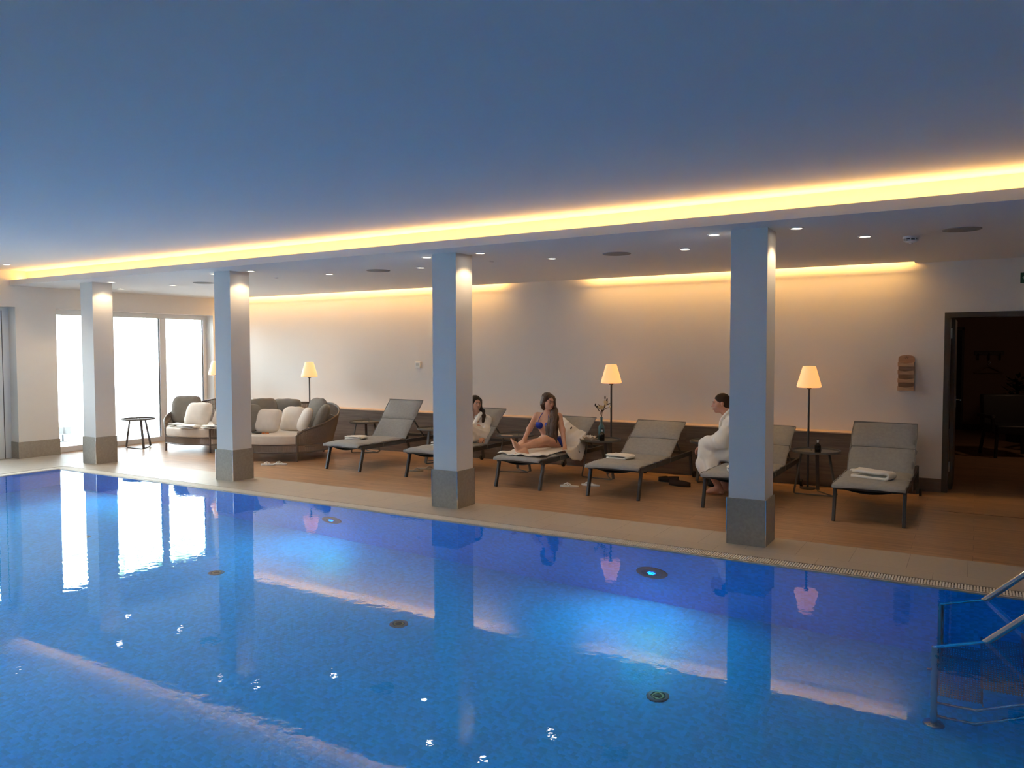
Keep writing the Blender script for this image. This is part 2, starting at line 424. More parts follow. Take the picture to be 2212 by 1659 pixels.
b = MB(); b.quad((PX0, PY0, ZW), (PX1, PY0, ZW), (PX1, PY1, ZW), (PX0, PY1, ZW))
o = b.build('pool_water', m_water, smooth=False, fixn=False)
tag(o, 'clear rippled water filling the blue swimming pool', 'water', None, 'stuff')
# overflow grates: slats across the gutter, pattern of one mesh per pool side
def grate(name, x0, x1, y0, y1, along, label):
    b = MB(); p = .019; w = .0118
    n = int(((x1 - x0) if along == 'x' else (y1 - y0)) / p)
    for i in range(n):
        if along == 'x': c = x0 + (i + .5) * p; b.box(c - w / 2, c + w / 2, y0 + .006, y1 - .004, -.028, -.002)
        else: c = y0 + (i + .5) * p; b.box(x0 + .006, x1 - .004, c - w / 2, c + w / 2, -.028, -.002)
    if along == 'x':
        for q in (.3, .7): b.box(x0, x1, y0 + (y1 - y0) * q - .004, y0 + (y1 - y0) * q + .004, -.026, -.008)
    else:
        for q in (.3, .7): b.box(x0 + (x1 - x0) * q - .004, x0 + (x1 - x0) * q + .004, y0, y1, -.026, -.008)
    o = b.build(name, m_grate, smooth=False, fixn=False)
    return tag(o, label, 'drain grate')
grate('gutter_grate', PX0 - GW, PX1, PY1 + .022, PY1 + GW, 'x', 'long ivory slatted overflow grate along the far pool edge')
grate('gutter_grate', PX0 - GW, PX0 - .022, PY0, PY1 + .02, 'y', 'ivory slatted overflow grate along the left pool edge by the windows')

# walls ----------------------------------------------------------------
DX0, DX1, DH = -.333, .72, 2.077     # door opening outer frame in the back wall
b = MB()
b.box(XL - .3, DX0, YB, YB + .2, 0, 3.0); b.box(DX0, DX1, YB, YB + .2, DH, 3.0); b.box(DX1, XR + .1, YB, YB + .2, 0, 3.0)
struct(b.build('wall_back', m_plaster, smooth=False), 'warm white plaster back wall')
def wall_yz(b, x0, x1, ops, ya, yb, zt):
    """wall along y with openings (y0,y1,z0,z1)"""
    cur = ya
    for (y0, y1, z0, z1) in sorted(ops):
        b.box(x0, x1, cur, y0, 0, zt); b.box(x0, x1, y0, y1, z1, zt)
        if z0 > 0: b.box(x0, x1, y0, y1, -.12, z0)
        cur = y1
    b.box(x0, x1, cur, yb, 0, zt)
OPS = [(6.99, 9.97, 0, 2.335), (2.6, 6.376, 0, 2.335), (.2, 2.0, 0, 2.335)]
b = MB(); wall_yz(b, XL - .36, XL, OPS, YN - .2, YB, 3.0)
struct(b.build('wall_left', m_plaster, smooth=False), 'plaster left wall with tall windows')
b = MB(); b.box(XR, XR + .1, YN - .2, YB + .2, 0, 3.0); struct(b.build('wall_right', m_plaster, smooth=False))
b = MB(); b.box(XL - .36, XR + .1, YN - .2, YN, 0, 3.0); struct(b.build('wall_near', m_plaster, smooth=False))
# ceilings
b = MB()
b.box(XL - .36, XR + .1, YN - .2, YLIT + .02, ZC, ZC + .12)
struct(b.build('ceiling', m_ceiling, smooth=False), 'raised main ceiling above the pool')
b = MB()
b.box(XL, XR, YBEAM + .012, YSOF, ZS, ZS + .02)            # soffit slab
b.box(XL, XR, YBEAM, YBEAM + .012, ZS, 2.738)               # upstand lip that hides the LED strip
b.box(XL, XR, YLIT, YLIT + .02, ZS + .02, ZC + .02)         # lit face
b.box(XL, XR, YSOF - .02, YSOF, ZS + .02, ZC + .1)
b.box(XL - .36, XR + .1, YLIT, YB + .2, ZC, ZC + .12)
b.box(-.646, XR, YSOF, YB, ZS, ZS + .06)                    # slot closed to the right of the cove
struct(b.build('ceiling_soffit', m_ceiling, smooth=False), 'lowered ceiling band with cove edge')
# LED strips, each one thing
def strip(x0, x1, y, z, m, label, up):
    b = MB()
    if up: b.quad((x0, y, z), (x1, y, z), (x1, y + .012, z + .004), (x0, y + .012, z + .004), 1); b.box(x0, x1, y - .002, y + .014, ZS + .0215, z - .001, 0)
    else: b.quad((x0, y, z), (x1, y, z), (x1, y - .0095, z + .008), (x0, y - .0095, z + .008), 1); b.box(x0, x1, y - .0115, y - .0100, z - .001, z + .011, 0)
    o = b.build('led_strip', [m_white, m], smooth=False, fixn=False)
    return tag(o, label, 'light strip', 'warm LED strips hidden in the ceiling coves')
strip(XL + .02, XR - .05, YLIT - .09, ZS + .065, m_led_beam, 'warm LED strip behind the lip of the ceiling step over the pool edge', True)
strip(-12.6, -6.25, YSOF + .012, ZS + .028, m_led_wall, 'warm LED strip in the back wall slot above the daybeds', False)
strip(-4.82, -.68, YSOF + .012, ZS + .028, m_led_wall, 'warm LED strip in the back wall slot above the right loungers', False)

# tile bases of the left wall, wainscot, baseboard
b = MB()
b.box(XL - .24, XL + .012, 6.364, 7.0, 0, .255); struct(b.build('baseboard_left', m_basetile, smooth=False))
b = MB(); b.box(XL, -.619, 9.993, YB, 0, .65); w = struct(b.build('wainscot', m_wains, smooth=False), 'dark wood laminate bench-high wall panel')
b = MB(); b.box(XL, -.610, 9.985, YB, .65, .664); struct(b.build('trim_1', mat('ledge_light_wood', (0.62, 0.45, 0.32), .5), smooth=False), 'light ledge on top of the wood panel')
b = MB(); b.box(-.619, DX0, YB - .015, YB, 0, .155); struct(b.build('baseboard_back', m_wains, smooth=False))

# columns
CW, CE, CY = .301, .0131, 6.634
COLX = [-11.348, -8.385, -4.932, -1.805]
CLAB = ['white column nearest the left windows', 'white column in front of the wicker daybeds', 'white column between the two left loungers and the seated women', 'white column nearest the camera beside the seated man']
for x, lb in zip(COLX, CLAB):
    t = empty('column', (x, CY, 0)); struct(t, lb)
    b = MB(); b.box(0, CW, 0, CW, .39, ZS); b.build('shaft', m_plaster, t, smooth=False)
    b = MB(); b.box(-CE, CW + CE, -CE, CW + CE, 0, .395); b.build('tile_base', m_basetile, t, smooth=False)
    b = MB()
    for cx_, cy_ in ((-CE, -CE), (CW + CE, -CE), (CW + CE, CW + CE)): b.box(cx_ - .003, cx_ + .003, cy_ - .003, cy_ + .003, 0, .396)
    b.build('corner_trim', m_chrome, t, smooth=False)

# windows of the left wall --------------------------------------------
XF = -12.87
def window(name, y0, y1, panes, z0, z1, label):
    w = empty(name, (XF, y0, 0)); struct(w, label)
    fr = MB()
    ed = [y0] + [v for p in panes for v in p] + [y1]
    fr.box(-.06, .02, 0, y1 - y0, 0, z0); fr.box(-.06, .02, 0, y1 - y0, z1, 2.335)
    for i in range(0, len(ed), 2): fr.box(-.06, .02, ed[i] - y0, ed[i + 1] - y0, z0, z1)
    f = fr.build('window_frame', m_frame, w, smooth=False, bevel=.004)
    g = MB()
    for (a, c) in panes: g.box(-.032, -.026, a - y0, c - y0, z0, z1)
    g.build('pane', m_glass, w, smooth=False)
    s = MB()
    for (a, c) in panes:
        s.box(-.022, -.008, a - y0, a - y0 + .012, z0, z1); s.box(-.022, -.008, c - y0 - .012, c - y0, z0, z1)
    s.build('seal', mat('grey_rubber_seal', (.12, .13, .14), .7), w, smooth=False)
    return w
window('window_1', 6.99, 9.97, [(7.06, 7.95), (8.08, 8.965), (9.09, 9.90)], .085, 2.25, 'floor length three pane window at the left end')
window('window_2', 2.6, 6.376, [(2.72, 4.38), (4.56, 6.17)], .12, 2.2, 'white terrace door at the left edge')
window('window_3', .2, 2.0, [(.3, 1.04), (1.16, 1.9)], .085, 2.25, 'far left window towards the camera')
b = MB(); b.box(XF - .02, XF + .026, 6.268, 6.276, 0, 2.28); b.box(XF, XF + .03, 6.10, 6.16, .95, .97)
struct(b.build('window_2_seam', m_anth, smooth=False))

# outside: terrace, low wall, canopy, trees
b = MB(); b.box(-14.8, XF - .1, -4, 16, -.12, -.01); struct(b.build('terrace', m_terrace, smooth=False), 'grey terrace outside the windows')
b = MB(); b.box(-15.0, -14.75, -4, 16, -.12, 2.22); b.box(-15.04, -14.71, -4, 16, 2.22, 2.30); struct(b.build('wall_courtyard', m_extwhite, smooth=False), 'white courtyard wall outside the windows')
t = empty('garden_socket_post', (-14.45, 8.05, -.01), 0, 'small grey double socket post standing out on the terrace', 'socket post')
b = MB(); b.box(-.05, .05, -.1, .1, .0, .012); b.tube([(0, 0, .01), (0, 0, .13)], .02); b.build('stand', m_anth, t)
b = MB(); b.box(-.05, .05, -.13, -.02, .14, .28); b.build('socket_box', m_tablemetal, t, bevel=.008)
b = MB(); b.box(-.05, .05, .02, .13, .14, .28); b.build('socket_box', m_tablemetal, t, bevel=.008)
def tree(x, y, h, r, seed, label):
    rd = random.Random(seed); t = empty('tree', (x, y, -.5), 0, label, 'tree', 'trees beyond the terrace')
    b = MB(); b.tube([(0, 0, 0), (.1, .05, h * .4), (.0, .2, h * .75)], [.16, .11, .05], 8); b.build('trunk', m_trunk, t)
    b = MB()
    for i in range(1500):
        a = rd.uniform(0, 2 * pi); u = rd.uniform(-1, 1); q = rd.uniform(.55, 1) * r * (1 + .25 * sin(3 * a + seed) * cos(4 * u))
        c = Vector((q * sqrt(1 - u * u) * cos(a), q * sqrt(1 - u * u) * sin(a), h * .68 + q * u * .9))
        d1 = Vector((rd.gauss(0, 1), rd.gauss(0, 1), rd.gauss(0, 1))).normalized() * .14
        d2 = d1.cross(Vector((rd.gauss(0, 1), rd.gauss(0, 1), rd.gauss(0, 1)))).normalized() * .09
        b.quad(c - d1, c - d2, c + d1, c + d2)
    b.build('foliage', m_leafg, t, smooth=False, fixn=False)
tree(-21.0, 14.2, 5.6, 2.4, 1, 'green leafy tree beyond the right window pane')
tree(-22.0, 9.0, 5.0, 2.1, 2, 'green leafy tree beyond the left window pane')

# room behind the doorway ------------------------------------------------
RX0, RX1, RY1 = -1.1, 2.6, 18.6
b = MB()
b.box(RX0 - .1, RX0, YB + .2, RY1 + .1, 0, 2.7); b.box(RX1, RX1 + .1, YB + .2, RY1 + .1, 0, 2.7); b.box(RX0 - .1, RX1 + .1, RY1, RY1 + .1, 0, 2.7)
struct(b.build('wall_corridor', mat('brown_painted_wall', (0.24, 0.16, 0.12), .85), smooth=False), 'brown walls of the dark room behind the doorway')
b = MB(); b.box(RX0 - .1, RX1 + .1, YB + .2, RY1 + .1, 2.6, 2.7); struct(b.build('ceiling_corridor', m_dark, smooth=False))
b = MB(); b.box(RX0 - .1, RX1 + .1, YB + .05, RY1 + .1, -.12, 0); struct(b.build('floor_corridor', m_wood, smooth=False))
b = MB(); b.box(RX0, RX1, RY1 - .015, RY1, 0, .12); struct(b.build('baseboard_corridor', m_doorf, smooth=False))
d = empty('door_1', (DX0, YB, 0)); struct(d, 'dark framed open doorway at the right')
b = MB()
b.box(0, .06, -.012, .22, 0, DH - .06); b.box(0, DX1 - DX0, -.012, .22, DH - .06, DH); b.box(DX1 - DX0 - .06, DX1 - DX0, -.012, .22, 0, DH - .06)
b.build('door_frame', m_doorf, d, smooth=False, bevel=.003)
b = MB()                                  # leaf swung fully into the room along its left side
b.box(.062, .105, .24, 1.20, .01, DH - .07); b.build('door_leaf', mat('dark_brown_door_leaf', (0.075, 0.056, 0.045), .5), d, smooth=False, bevel=.003)
b = MB(); b.box(.052, .075, .19, .25, 1.78, 1.90); b.build('hinge', m_steel, d, smooth=False)
b = MB(); b.box(.052, .075, .19, .25, .22, .34); b.build('hinge', m_steel, d, smooth=False)
b = MB(); b.tube([(.105, 1.12, 1.02), (.15, 1.12, 1.02), (.16, 1.08, 1.02), (.16, 1.0, 1.02)], .009, 8); b.box(.103, .109, 1.10, 1.14, .92, 1.06); b.build('door_handle', m_steel, d)
d = empty('door_2', (-.64, RY1, 0)); struct(d, 'narrow dark glass door in the far wall behind the doorway')
b = MB(); b.box(-.40, -.36, -.05, 0, 0, 2.10); b.box(.36, .40, -.05, 0, 0, 2.10); b.box(-.40, .40, -.05, 0, 2.06, 2.12); b.build('door_frame', m_doorf, d, smooth=False)
b = MB(); b.box(-.36, .36, -.03, -.005, 0.01, 2.06); b.build('glass_leaf', m_bottledk, d, smooth=False)
t = empty('coat_rack', (.20, RY1 - .002, 1.58), 0, 'dark hook rail on the wall of the dark room behind the doorway', 'coat rack')
b = MB(); b.box(-.26, .26, -.03, 0, -.04, .04)
b.build('board', m_doorf, t, bevel=.01)
for i in range(3):
    b = MB(); x = -.19 + .19 * i; b.tube([(x, -.03, 0), (x, -.08, -.03), (x, -.10, -.10), (x, -.06, -.14), (x, -.04, -.1)], .012, 8); b.build('hook', m_black, t)
t = empty('coat_hanger', (.20, RY1 - .06, 1.20), 0, 'wooden coat hanger hanging under the hook rail behind the doorway', 'hanger')
b = MB(); b.tube([(-.25, 0, -.02), (-.14, 0, .05), (0, 0, .12), (.14, 0, .05), (.25, 0, -.02)], .018, 8); b.tube([(-.25, 0, -.02), (.25, 0, -.02)], .01, 8); b.build('hanger_body', mat('dull_wood', (.20, .12, .07), .6), t)
b = MB(); b.tube([(0, 0, .12), (0, 0, .16), (.025, 0, .185), (.01, 0, .21), (-.018, 0, .195)], .006, 6); b.build('hook', m_steel, t)
def armchair(x, y, rz, label, first=[None]):
    t = empty('armchair', (x, y, 0), rz, label, 'armchair', 'black armchairs in the dark room')
    if first[0] is None:
        b = MB(); b.box(-.3, .3, -.3, .25, .36, .50); b.build('seat', m_blackleather, t, bevel=.03)
        b = MB(); b.box(-.32, .32, .2, .32, .42, .95, rot=Matrix.Rotation(radians(-8), 3, 'X')); b.build('backrest', m_blackleather, t, bevel=.03)
        for s in (-1, 1):
            b = MB(); b.bar((s * .34, -.28, .62), (s * .34, .26, .62), .07, .05); b.bar((s * .34, -.26, .4), (s * .34, -.26, .62), .05, .05); b.build('armrest', m_blackleather, t, bevel=.01)
            for q in (-1, 1):
                b = MB(); b.bar((s * .27, q * .24, .38), (s * .31, q * .30, 0), .04, .04); b.build('leg', m_black, t, bevel=.004)
        first[0] = t
    else:
        for ch in first[0].children: c = ch.copy(); col.objects.link(c); c.parent = t
    return t
armchair(.45, 14.3, .35, 'nearer black armchair seen through the dark doorway')
armchair(1.15, 15.1, -.4, 'black armchair further back at the edge of the dark doorway')
_l = bpy.data.lights.new('corridor_fill', 'POINT'); _l.energy = 9; _l.color = (1, .62, .40); _l.shadow_soft_size = .1  # added fill light without a fitting, lifts the dark room
_o = bpy.data.objects.new('corridor_fill', _l); col.objects.link(_o); _o.location = (1.6, 13.5, 2.45)
t = empty('potted_plant', (.62, 16.6, 0), 0, 'dark bushy potted plant behind the armchairs through the doorway', 'plant')
b = MB(); b.lathe([(.15, 0), (.2, .35), (.21, .4), (.18, .4), (.16, .36)], 20); b.build('pot', m_blackleather, t)
b = MB(); rd = random.Random(3)
for i in range(220):
    a = rd.uniform(0, 2 * pi); r = rd.uniform(.05, .24); z = rd.uniform(.45, 1.2); c = Vector((r * cos(a), r * sin(a), z))
    d1 = Vector((cos(a), sin(a), rd.uniform(-.3, .8))) * .08; d2 = Vector((-sin(a), cos(a), 0)) * .03
    b.quad(c - d1, c - d2, c + d1, c + d2)
b.tube([(0, 0, .35), (0, 0, 1.1)], .015, 6)
b.build('foliage', m_leafd, t, smooth=False, fixn=False)

# ================================================================== CEILING FIXTURES
def down_proto():
    t = empty('ceiling_downlight', (0, 0, 0))
    b = MB(); b.lathe([(.040, -.001), (.046, -.007), (.056, -.005), (.058, 0), (.040, 0)], 24, caps=False); b.build('ring', m_white, t)
    b = MB(); b.lathe([(0, -.0015), (.041, -.0015)], 24, caps=False); b.build('lens', m_down, t, smooth=False, fixn=False)
    l = bpy.data.lights.new('downlight_beam', 'SPOT'); l.energy = DOWN_W; l.color = (1, .72, .42); l.spot_size = radians(118); l.spot_blend = .35; l.shadow_soft_size = .03
    o = bpy.data.objects.new('downlight_beam', l); col.objects.link(o); o.parent = t; o.location = (0, 0, -.03)
    return t
DL = []
ordn = ['left window', 'daybed', 'middle', 'nearest']
for i, x in enumerate(COLX):
    c = x + .15
    DL.append((c - .345, 6.80, 'recessed ceiling spotlight on the left side of the %s column' % ordn[i]))
    DL.append((c + .345, 6.80, 'recessed ceiling spotlight on the right side of the %s column' % ordn[i]))
for x, lb in ((-11.89, 'back row ceiling spotlight nearest the left window'), (-10.565, 'back row ceiling spotlight right of the left window column'), (-9.06, 'back row ceiling spotlight above the daybeds'),
              (-7.334, 'back row ceiling spotlight left of the middle column, farther one'), (-5.831, 'back row ceiling spotlight just left of the middle column'), (-4.028, 'back row ceiling spotlight right of the middle column'),
              (-2.529, 'back row ceiling spotlight left of the nearest column'), (-.882, 'back row ceiling spotlight beside the smoke detector')):
    DL.append((x, 7.61, lb))
dp = down_proto()
for i, (x, y, lb) in enumerate(DL):
    o = dp if i == 0 else copy_tree(dp)
    o.location = (x, y, ZS); tag(o, lb, 'ceiling light', 'recessed ceiling spotlights')
o = copy_tree(dp); o.location = (-11.82, 5.865, ZC); tag(o, 'recessed spotlight in the main ceiling at the far left edge', 'ceiling light', 'recessed ceiling spotlights')
sp = None
for x, lb in ((-.135, 'round ceiling speaker right of the smoke detector'), (-3.26, 'round ceiling speaker between the nearest and middle columns'), (-6.49, 'round ceiling speaker left of the middle column'), (-9.837, 'round ceiling speaker between the two left columns')):
    if sp is None:
        sp = tag(empty('ceiling_speaker', (x, 7.6, ZS)), lb, 'speaker', 'round ceiling speakers')
        b = MB(); b.lathe([(0, -.008), (.13, -.007), (.138, -.004)], 40, caps=False); b.build('grille', m_spk, sp)
        b = MB(); b.lathe([(.137, -.006), (.146, -.005), (.148, 0), (.137, 0)], 40, caps=False); b.build('rim', m_spk, sp)
    else:
        o = copy_tree(sp); o.location = (x, 7.6, ZS); o['label'] = lb
t = empty('smoke_detector', (-.532, 7.844, ZS), 0, 'small white smoke detector on the lowered ceiling', 'smoke detector'); t.scale = (1.35, 1.35, 1.1)
b = MB(); b.lathe([(.05, 0), (.05, -.014), (.046, -.018)], 28); b.lathe([(.044, -.036), (.03, -.048), (.012, -.052), (.01, -.060), (0, -.061)], 28, caps=False)
for k in range(8):
    a = 2 * pi * k / 8; b.box(.040 * cos(a) - .004, .040 * cos(a) + .004, .040 * sin(a) - .004, .040 * sin(a) + .004, -.038, -.016)
b.lathe([(.045, -.026), (.045, -.030), (.02, -.030), (.02, -.026)], 28, caps=False); b.build('housing', m_white, t)
b = MB(); b.lathe([(.036, -.018), (.036, -.036)], 24); b.build('sensor_core', m_black, t)
for x, y, lb in ((-4.754, 7.52, 'tiny white ceiling sensor right of the middle column'), (-8.316, 7.605, 'tiny white ceiling sensor right of the daybed column')):
    b = MB(); b.lathe([(.028, 0), (.028, -.006), (.012, -.014), (0, -.015)], 18, (x, y, ZS)); tag(b.build('ceiling_sensor', m_white), lb, 'sensor')
b = MB(); b.box(-4.6, -3.54, 1.745, 1.755, ZC - .0015, ZC + .001)
struct(b.build('ceiling_joint', mat('pale_joint', (.52, .50, .48), .9), smooth=False))

# wall fittings -----------------------------------------------------------
t = empty('thermostat', (-7.913, YB, 1.417), 0, 'small white thermostat box on the back wall', 'thermostat')
b = MB(); b.box(-.052, .052, -.028, 0, -.052, .052); b.build('casing', m_white, t, bevel=.006)
b = MB(); b.box(-.03, .03, -.030, -.027, -.01, .03); b.build('display', mat('grey_display', (.5, .52, .5), .3), t, smooth=False)
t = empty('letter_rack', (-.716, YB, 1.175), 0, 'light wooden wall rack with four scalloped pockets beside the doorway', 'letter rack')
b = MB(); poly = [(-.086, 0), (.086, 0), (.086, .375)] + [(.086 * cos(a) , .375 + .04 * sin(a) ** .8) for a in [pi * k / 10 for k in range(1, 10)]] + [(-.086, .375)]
b.prism(poly, -.012, 0); b.build('back_board', mat('shaded_back_board', (0.42, 0.25, 0.14), .6, var=.12, vscale=9, stretch=(1, 1, 6)), t, smooth=False)  # board colour darkened to paint in the shade between the pockets
for k in range(4):
    z = .0 + k * .094
    n = 12
    top = [(.086 - .172 * i / n, z + .044 - (.014 * max(0, cos((i / n - .5) * pi * 2.4)) if abs(i / n - .5) < .21 else 0) + (.004 * cos((i / n - .5) * 4 * pi))) for i in range(n + 1)]
    b = MB(); b.prism([(-.086, z), (.086, z)] + top, -.088, -.080)
    b.box(-.086, .086, -.080, -.012, z, z + .008)
    for q in (-1, 1): b.box(q * .083 - .003, q * .083 + .003, -.080, -.012, z, z + .05)
    b.build('pocket', m_rack, t, smooth=False)
b = MB()
for s in (-1, 1): b.tube([(s * .002, -.0135, .388), (s * .014, -.0135, .396), (s * .024, -.0135, .388), (s * .014, -.0135, .378), (s * .004, -.0135, .386)], .0014, 6)
b.tube([(-.012, -.0135, .376), (0, -.0135, .388), (.012, -.0135, .376)], .0014, 6); b.tube([(-.006, -.0135, .396), (0, -.0135, .402), (.006, -.0135, .396)], .0014, 6)
b.build('engraved_mark', m_rackd, t)
t = empty('exit_sign', (.53, YB, 2.435), 0, 'green emergency exit sign above the doorway, cut by the right edge', 'exit sign')
b = MB(); b.box(-.145, .145, -.018, 0, -.058, .058); b.build('panel', m_green, t, bevel=.003)
b = MB()
b.quad((-.125, -.0195, .005), (-.105, -.0195, .03), (-.098, -.0195, .022), (-.112, -.0195, 0)); b.quad((-.13, -.0195, .003), (-.12, -.0195, .010), (-.098, -.0195, -.018), (-.104, -.0195, -.026))
b.quad((-.08, -.0195, -.006), (-.08, -.0195, .006), (-.04, -.0195, .006), (-.04, -.0195, -.006)); b.quad((-.04, -.0195, -.016), (-.04, -.0195, .016), (-.018, -.0195, 0), (-.03, -.0195, 0))
b.box(.0, .04, -.0196, -.018, -.04, .035)
b.build('pictogram', m_signw, t, smooth=False, fixn=False)
b = MB(); b.box(-1.80, -1.70, 8.40, 8.405, -.001, .0008); struct(b.build('floor_joint', m_black, smooth=False))
b = MB(); b.box(-.35, 1.4, 9.05, 9.062, -.001, .0010); struct(b.build('trim_2', m_chrome, smooth=False), 'thin metal expansion strip in the plank floor')

# ================================================================== POOL FITTINGS
def pool_light(x, y, ry, label):
    t = empty('pool_light', (x, y, -.66), ry, label, 'pool light', 'blue underwater lights')
    s = -1
    b = MB(); n = 32
    prof = [(.137, 0), (.137, -.012), (.125, -.020), (.085, -.022), (.080, -.014)]
    vs = []; fs = []
    for (r, d) in prof:
        for k in range(n): vs.append((r * cos(2 * pi * k / n), d, r * sin(2 * pi * k / n)))
    for i in range(len(prof) - 1):
        for k in range(n): fs.append((i * n + k, i * n + (k + 1) % n, (i + 1) * n + (k + 1) % n, (i + 1) * n + k))
    fs.append(tuple((len(prof) - 1) * n + k for k in range(n)))
    b.add(vs, fs); b.build('housing', mat('dark_steel_housing', (.10, .12, .14), .5, metal=.6), t)
    b = MB()
    for k in range(6):
        a = 2 * pi * k / 6; b.ell((.026 * cos(a), -.022, .026 * sin(a)), (.011, .006, .011), 10, 6)
    b.ell((0, -.022, 0), (.011, .006, .011), 10, 6); b.build('led_cluster', m_poolled, t)
    l = bpy.data.lights.new('pool_light_beam', 'AREA'); l.shape = 'DISK'; l.size = .022; l.energy = POOL_BLUE_W; l.color = (.0, .80, 1.0); l.spread = radians(150)
    o = bpy.data.objects.new('pool_light_beam', l); col.objects.link(o); o.parent = t; o.location = (0, -.04, 0); o.rotation_euler = (radians(-62), 0, 0)
    return t
pool_light(-2.30, PY1, 0, 'round blue underwater light in the far pool wall, nearer one at the right')
pool_light(-5.91, PY1, 0, 'round blue underwater light in the far pool wall, farther one at the left')
pool_light(-9.52, PY1, 0, 'round blue underwater light in the far pool wall below the window reflection')
for x, lb in ((-9.52, 'left'), (-5.91, 'middle'), (-2.30, 'right')): pool_light(x, PY0, pi, 'unseen round blue underwater light added in the near pool wall, %s one of three' % lb)  # added out of view to brighten the far pool wall
for x, lb in ((-1.72, 'round steel inlet in the pool floor, nearest one'), (-3.84, 'round steel inlet in the pool floor, middle one'), (-5.98, 'round steel inlet in the pool floor, third one from the stairs'), (-8.1, 'round steel inlet in the pool floor, farthest one at the left')):
    t = empty('floor_inlet', (x, 4.70, ZP), 0, lb, 'pool inlet', 'round inlets along the pool floor')
    t.scale = (.68, .68, .8)
    b = MB(); b.lathe([(.105, 0), (.105, .008), (.092, .014), (.070, .014), (.066, .004)], 32, caps=False); b.build('flange', mat('dull_steel', (.16, .20, .22), .5, metal=.5), t)
    b = MB(); b.lathe([(0, .010), (.030, .010), (.040, .006), (.066, .003)], 28, caps=False); b.build('nozzle', m_black, t)
    b = MB(); b.lathe([(.042, .008), (.042, .013), (.058, .013), (.058, .008)], 28, caps=False); b.build('inner_ring', mat('brass_ring', (.35, .33, .18), .4, metal=.5), t)

# stairs with rails
t = empty('pool_stairs', (-.18, 5.58, ZP), 0, 'stainless steel pool stairs with perforated treads and two handrails', 'pool stairs')
RY = (5.15, 6.02)
RT = .020
for y, wl in zip(RY, ('near', 'far')):
    b = MB(); x0 = -.18; z0 = -.26
    pts = [(x0, y, z0), (.45, y, z0 + .63), (.62, y, .54), (.76, y, .58), (1.6, y, .58)]
    pts = [(x0, y, z0), (1.00, y, z0 + 1.12), (1.12, y, z0 + 1.20), (1.3, y, z0 + 1.22), (2.0, y, z0 + 1.22), (2.05, y, z0 + 1.20), (2.07, y, .9), (2.07, y, 0)]
    b.tube(pts, RT, 16); b.build('handrail', m_chrome, t, world=True)
    b = MB(); b.tube([(x0, y, z0 + .01), (x0, y, ZP + .01)], RT, 16); b.build('post', m_steel, t, world=True)
    b = MB(); b.lathe([(0, .022), (.03, .022), (.055, .012), (.06, 0)], 24, (x0, y, ZP), caps=False)
    for k in range(3): b.ell((x0 + .042 * cos(k * 2.1), y + .042 * sin(k * 2.1), ZP + .016), (.007, .007, .007), 8, 6)
    b.build('base_flange', m_steel, t, world=True)
    for dz in (0, -.17):
        b = MB(); b.tube([(x0, y, -1.07 + dz), (.03, y, -1.07 + dz), (1.68, y, .50 + dz - .17)], .013, 12); b.build('side_rail', m_steel, t, world=True)
b = MB(); b.tube([(-.18, RY[0], -.62), (-.22, RY[0] - .0, -.62)], .012, 8); b.build('bolt', m_steel, t, world=True)
for k in range(4):
    x0 = -.17 + .225 * k; z = -.985 + .20 * k
    b = MB(); n = 16
    for i in range(n):
        xx = x0 + (i + .5) * .235 / n; b.box(xx - .004, xx + .004, RY[0] + .02, RY[1] - .02, z - .012, z)
    for j in range(26):
        yy = RY[0] + .02 + (j + .5) * (RY[1] - RY[0] - .04) / 26; b.box(x0, x0 + .235, yy - .004, yy + .004, z - .010, z - .002)
    b.box(x0 - .002, x0 + .004, RY[0] + .02, RY[1] - .02, z - .035, z); b.box(x0 + .231, x0 + .237, RY[0] + .02, RY[1] - .02, z - .035, z)
    b.build('tread', m_steel, t, smooth=False, world=True, fixn=False)

# ================================================================== FLOOR LAMPS
def lamp_proto():
    t = empty('floor_lamp')
    b = MB(); b.lathe([(0, .018), (.02, .018), (.085, .012), (.09, .004), (.09, 0)], 28, caps=False); b.build('base', m_anth, t)
    b = MB(); b.tube([(0, 0, .01), (0, 0, 1.22)], .0125, 14); b.lathe([(.0, 1.185), (.028, 1.187), (.028, 1.20), (.0125, 1.21)], 16, caps=False); b.build('pole', m_anth, t)
    b = MB(); b.lathe([(.0, 1.206), (.12, 1.206), (.134, 1.210), (.139, 1.222), (.134, 1.245), (.075, 1.450), (.070, 1.458), (.060, 1.461), (0, 1.461)], 40, caps=False); b.build('lamp_shade', m_shade, t)
    b = MB(); b.tube([(.0, .085, .012), (.05, .12, .004), (.12, .14, .004), (.2, .20, .004), (.30, .19, .004)], .003, 6); b.build('cable', m_black, t)
    return t
lp = lamp_proto()
for i, (x, lb) in enumerate(((-12.30, 'lit floor lamp half hidden behind the second column from the left'), (-9.88, 'lit floor lamp behind the daybed pillows'), (-4.25, 'lit floor lamp behind the flower bottle table'), (-1.71, 'lit floor lamp at the right, behind the table with one bottle'))):
    o = lp if i == 0 else copy_tree(lp)
    o.location = (x, 9.74, 0); tag(o, lb, 'floor lamp', 'dark floor lamps with glowing shades')

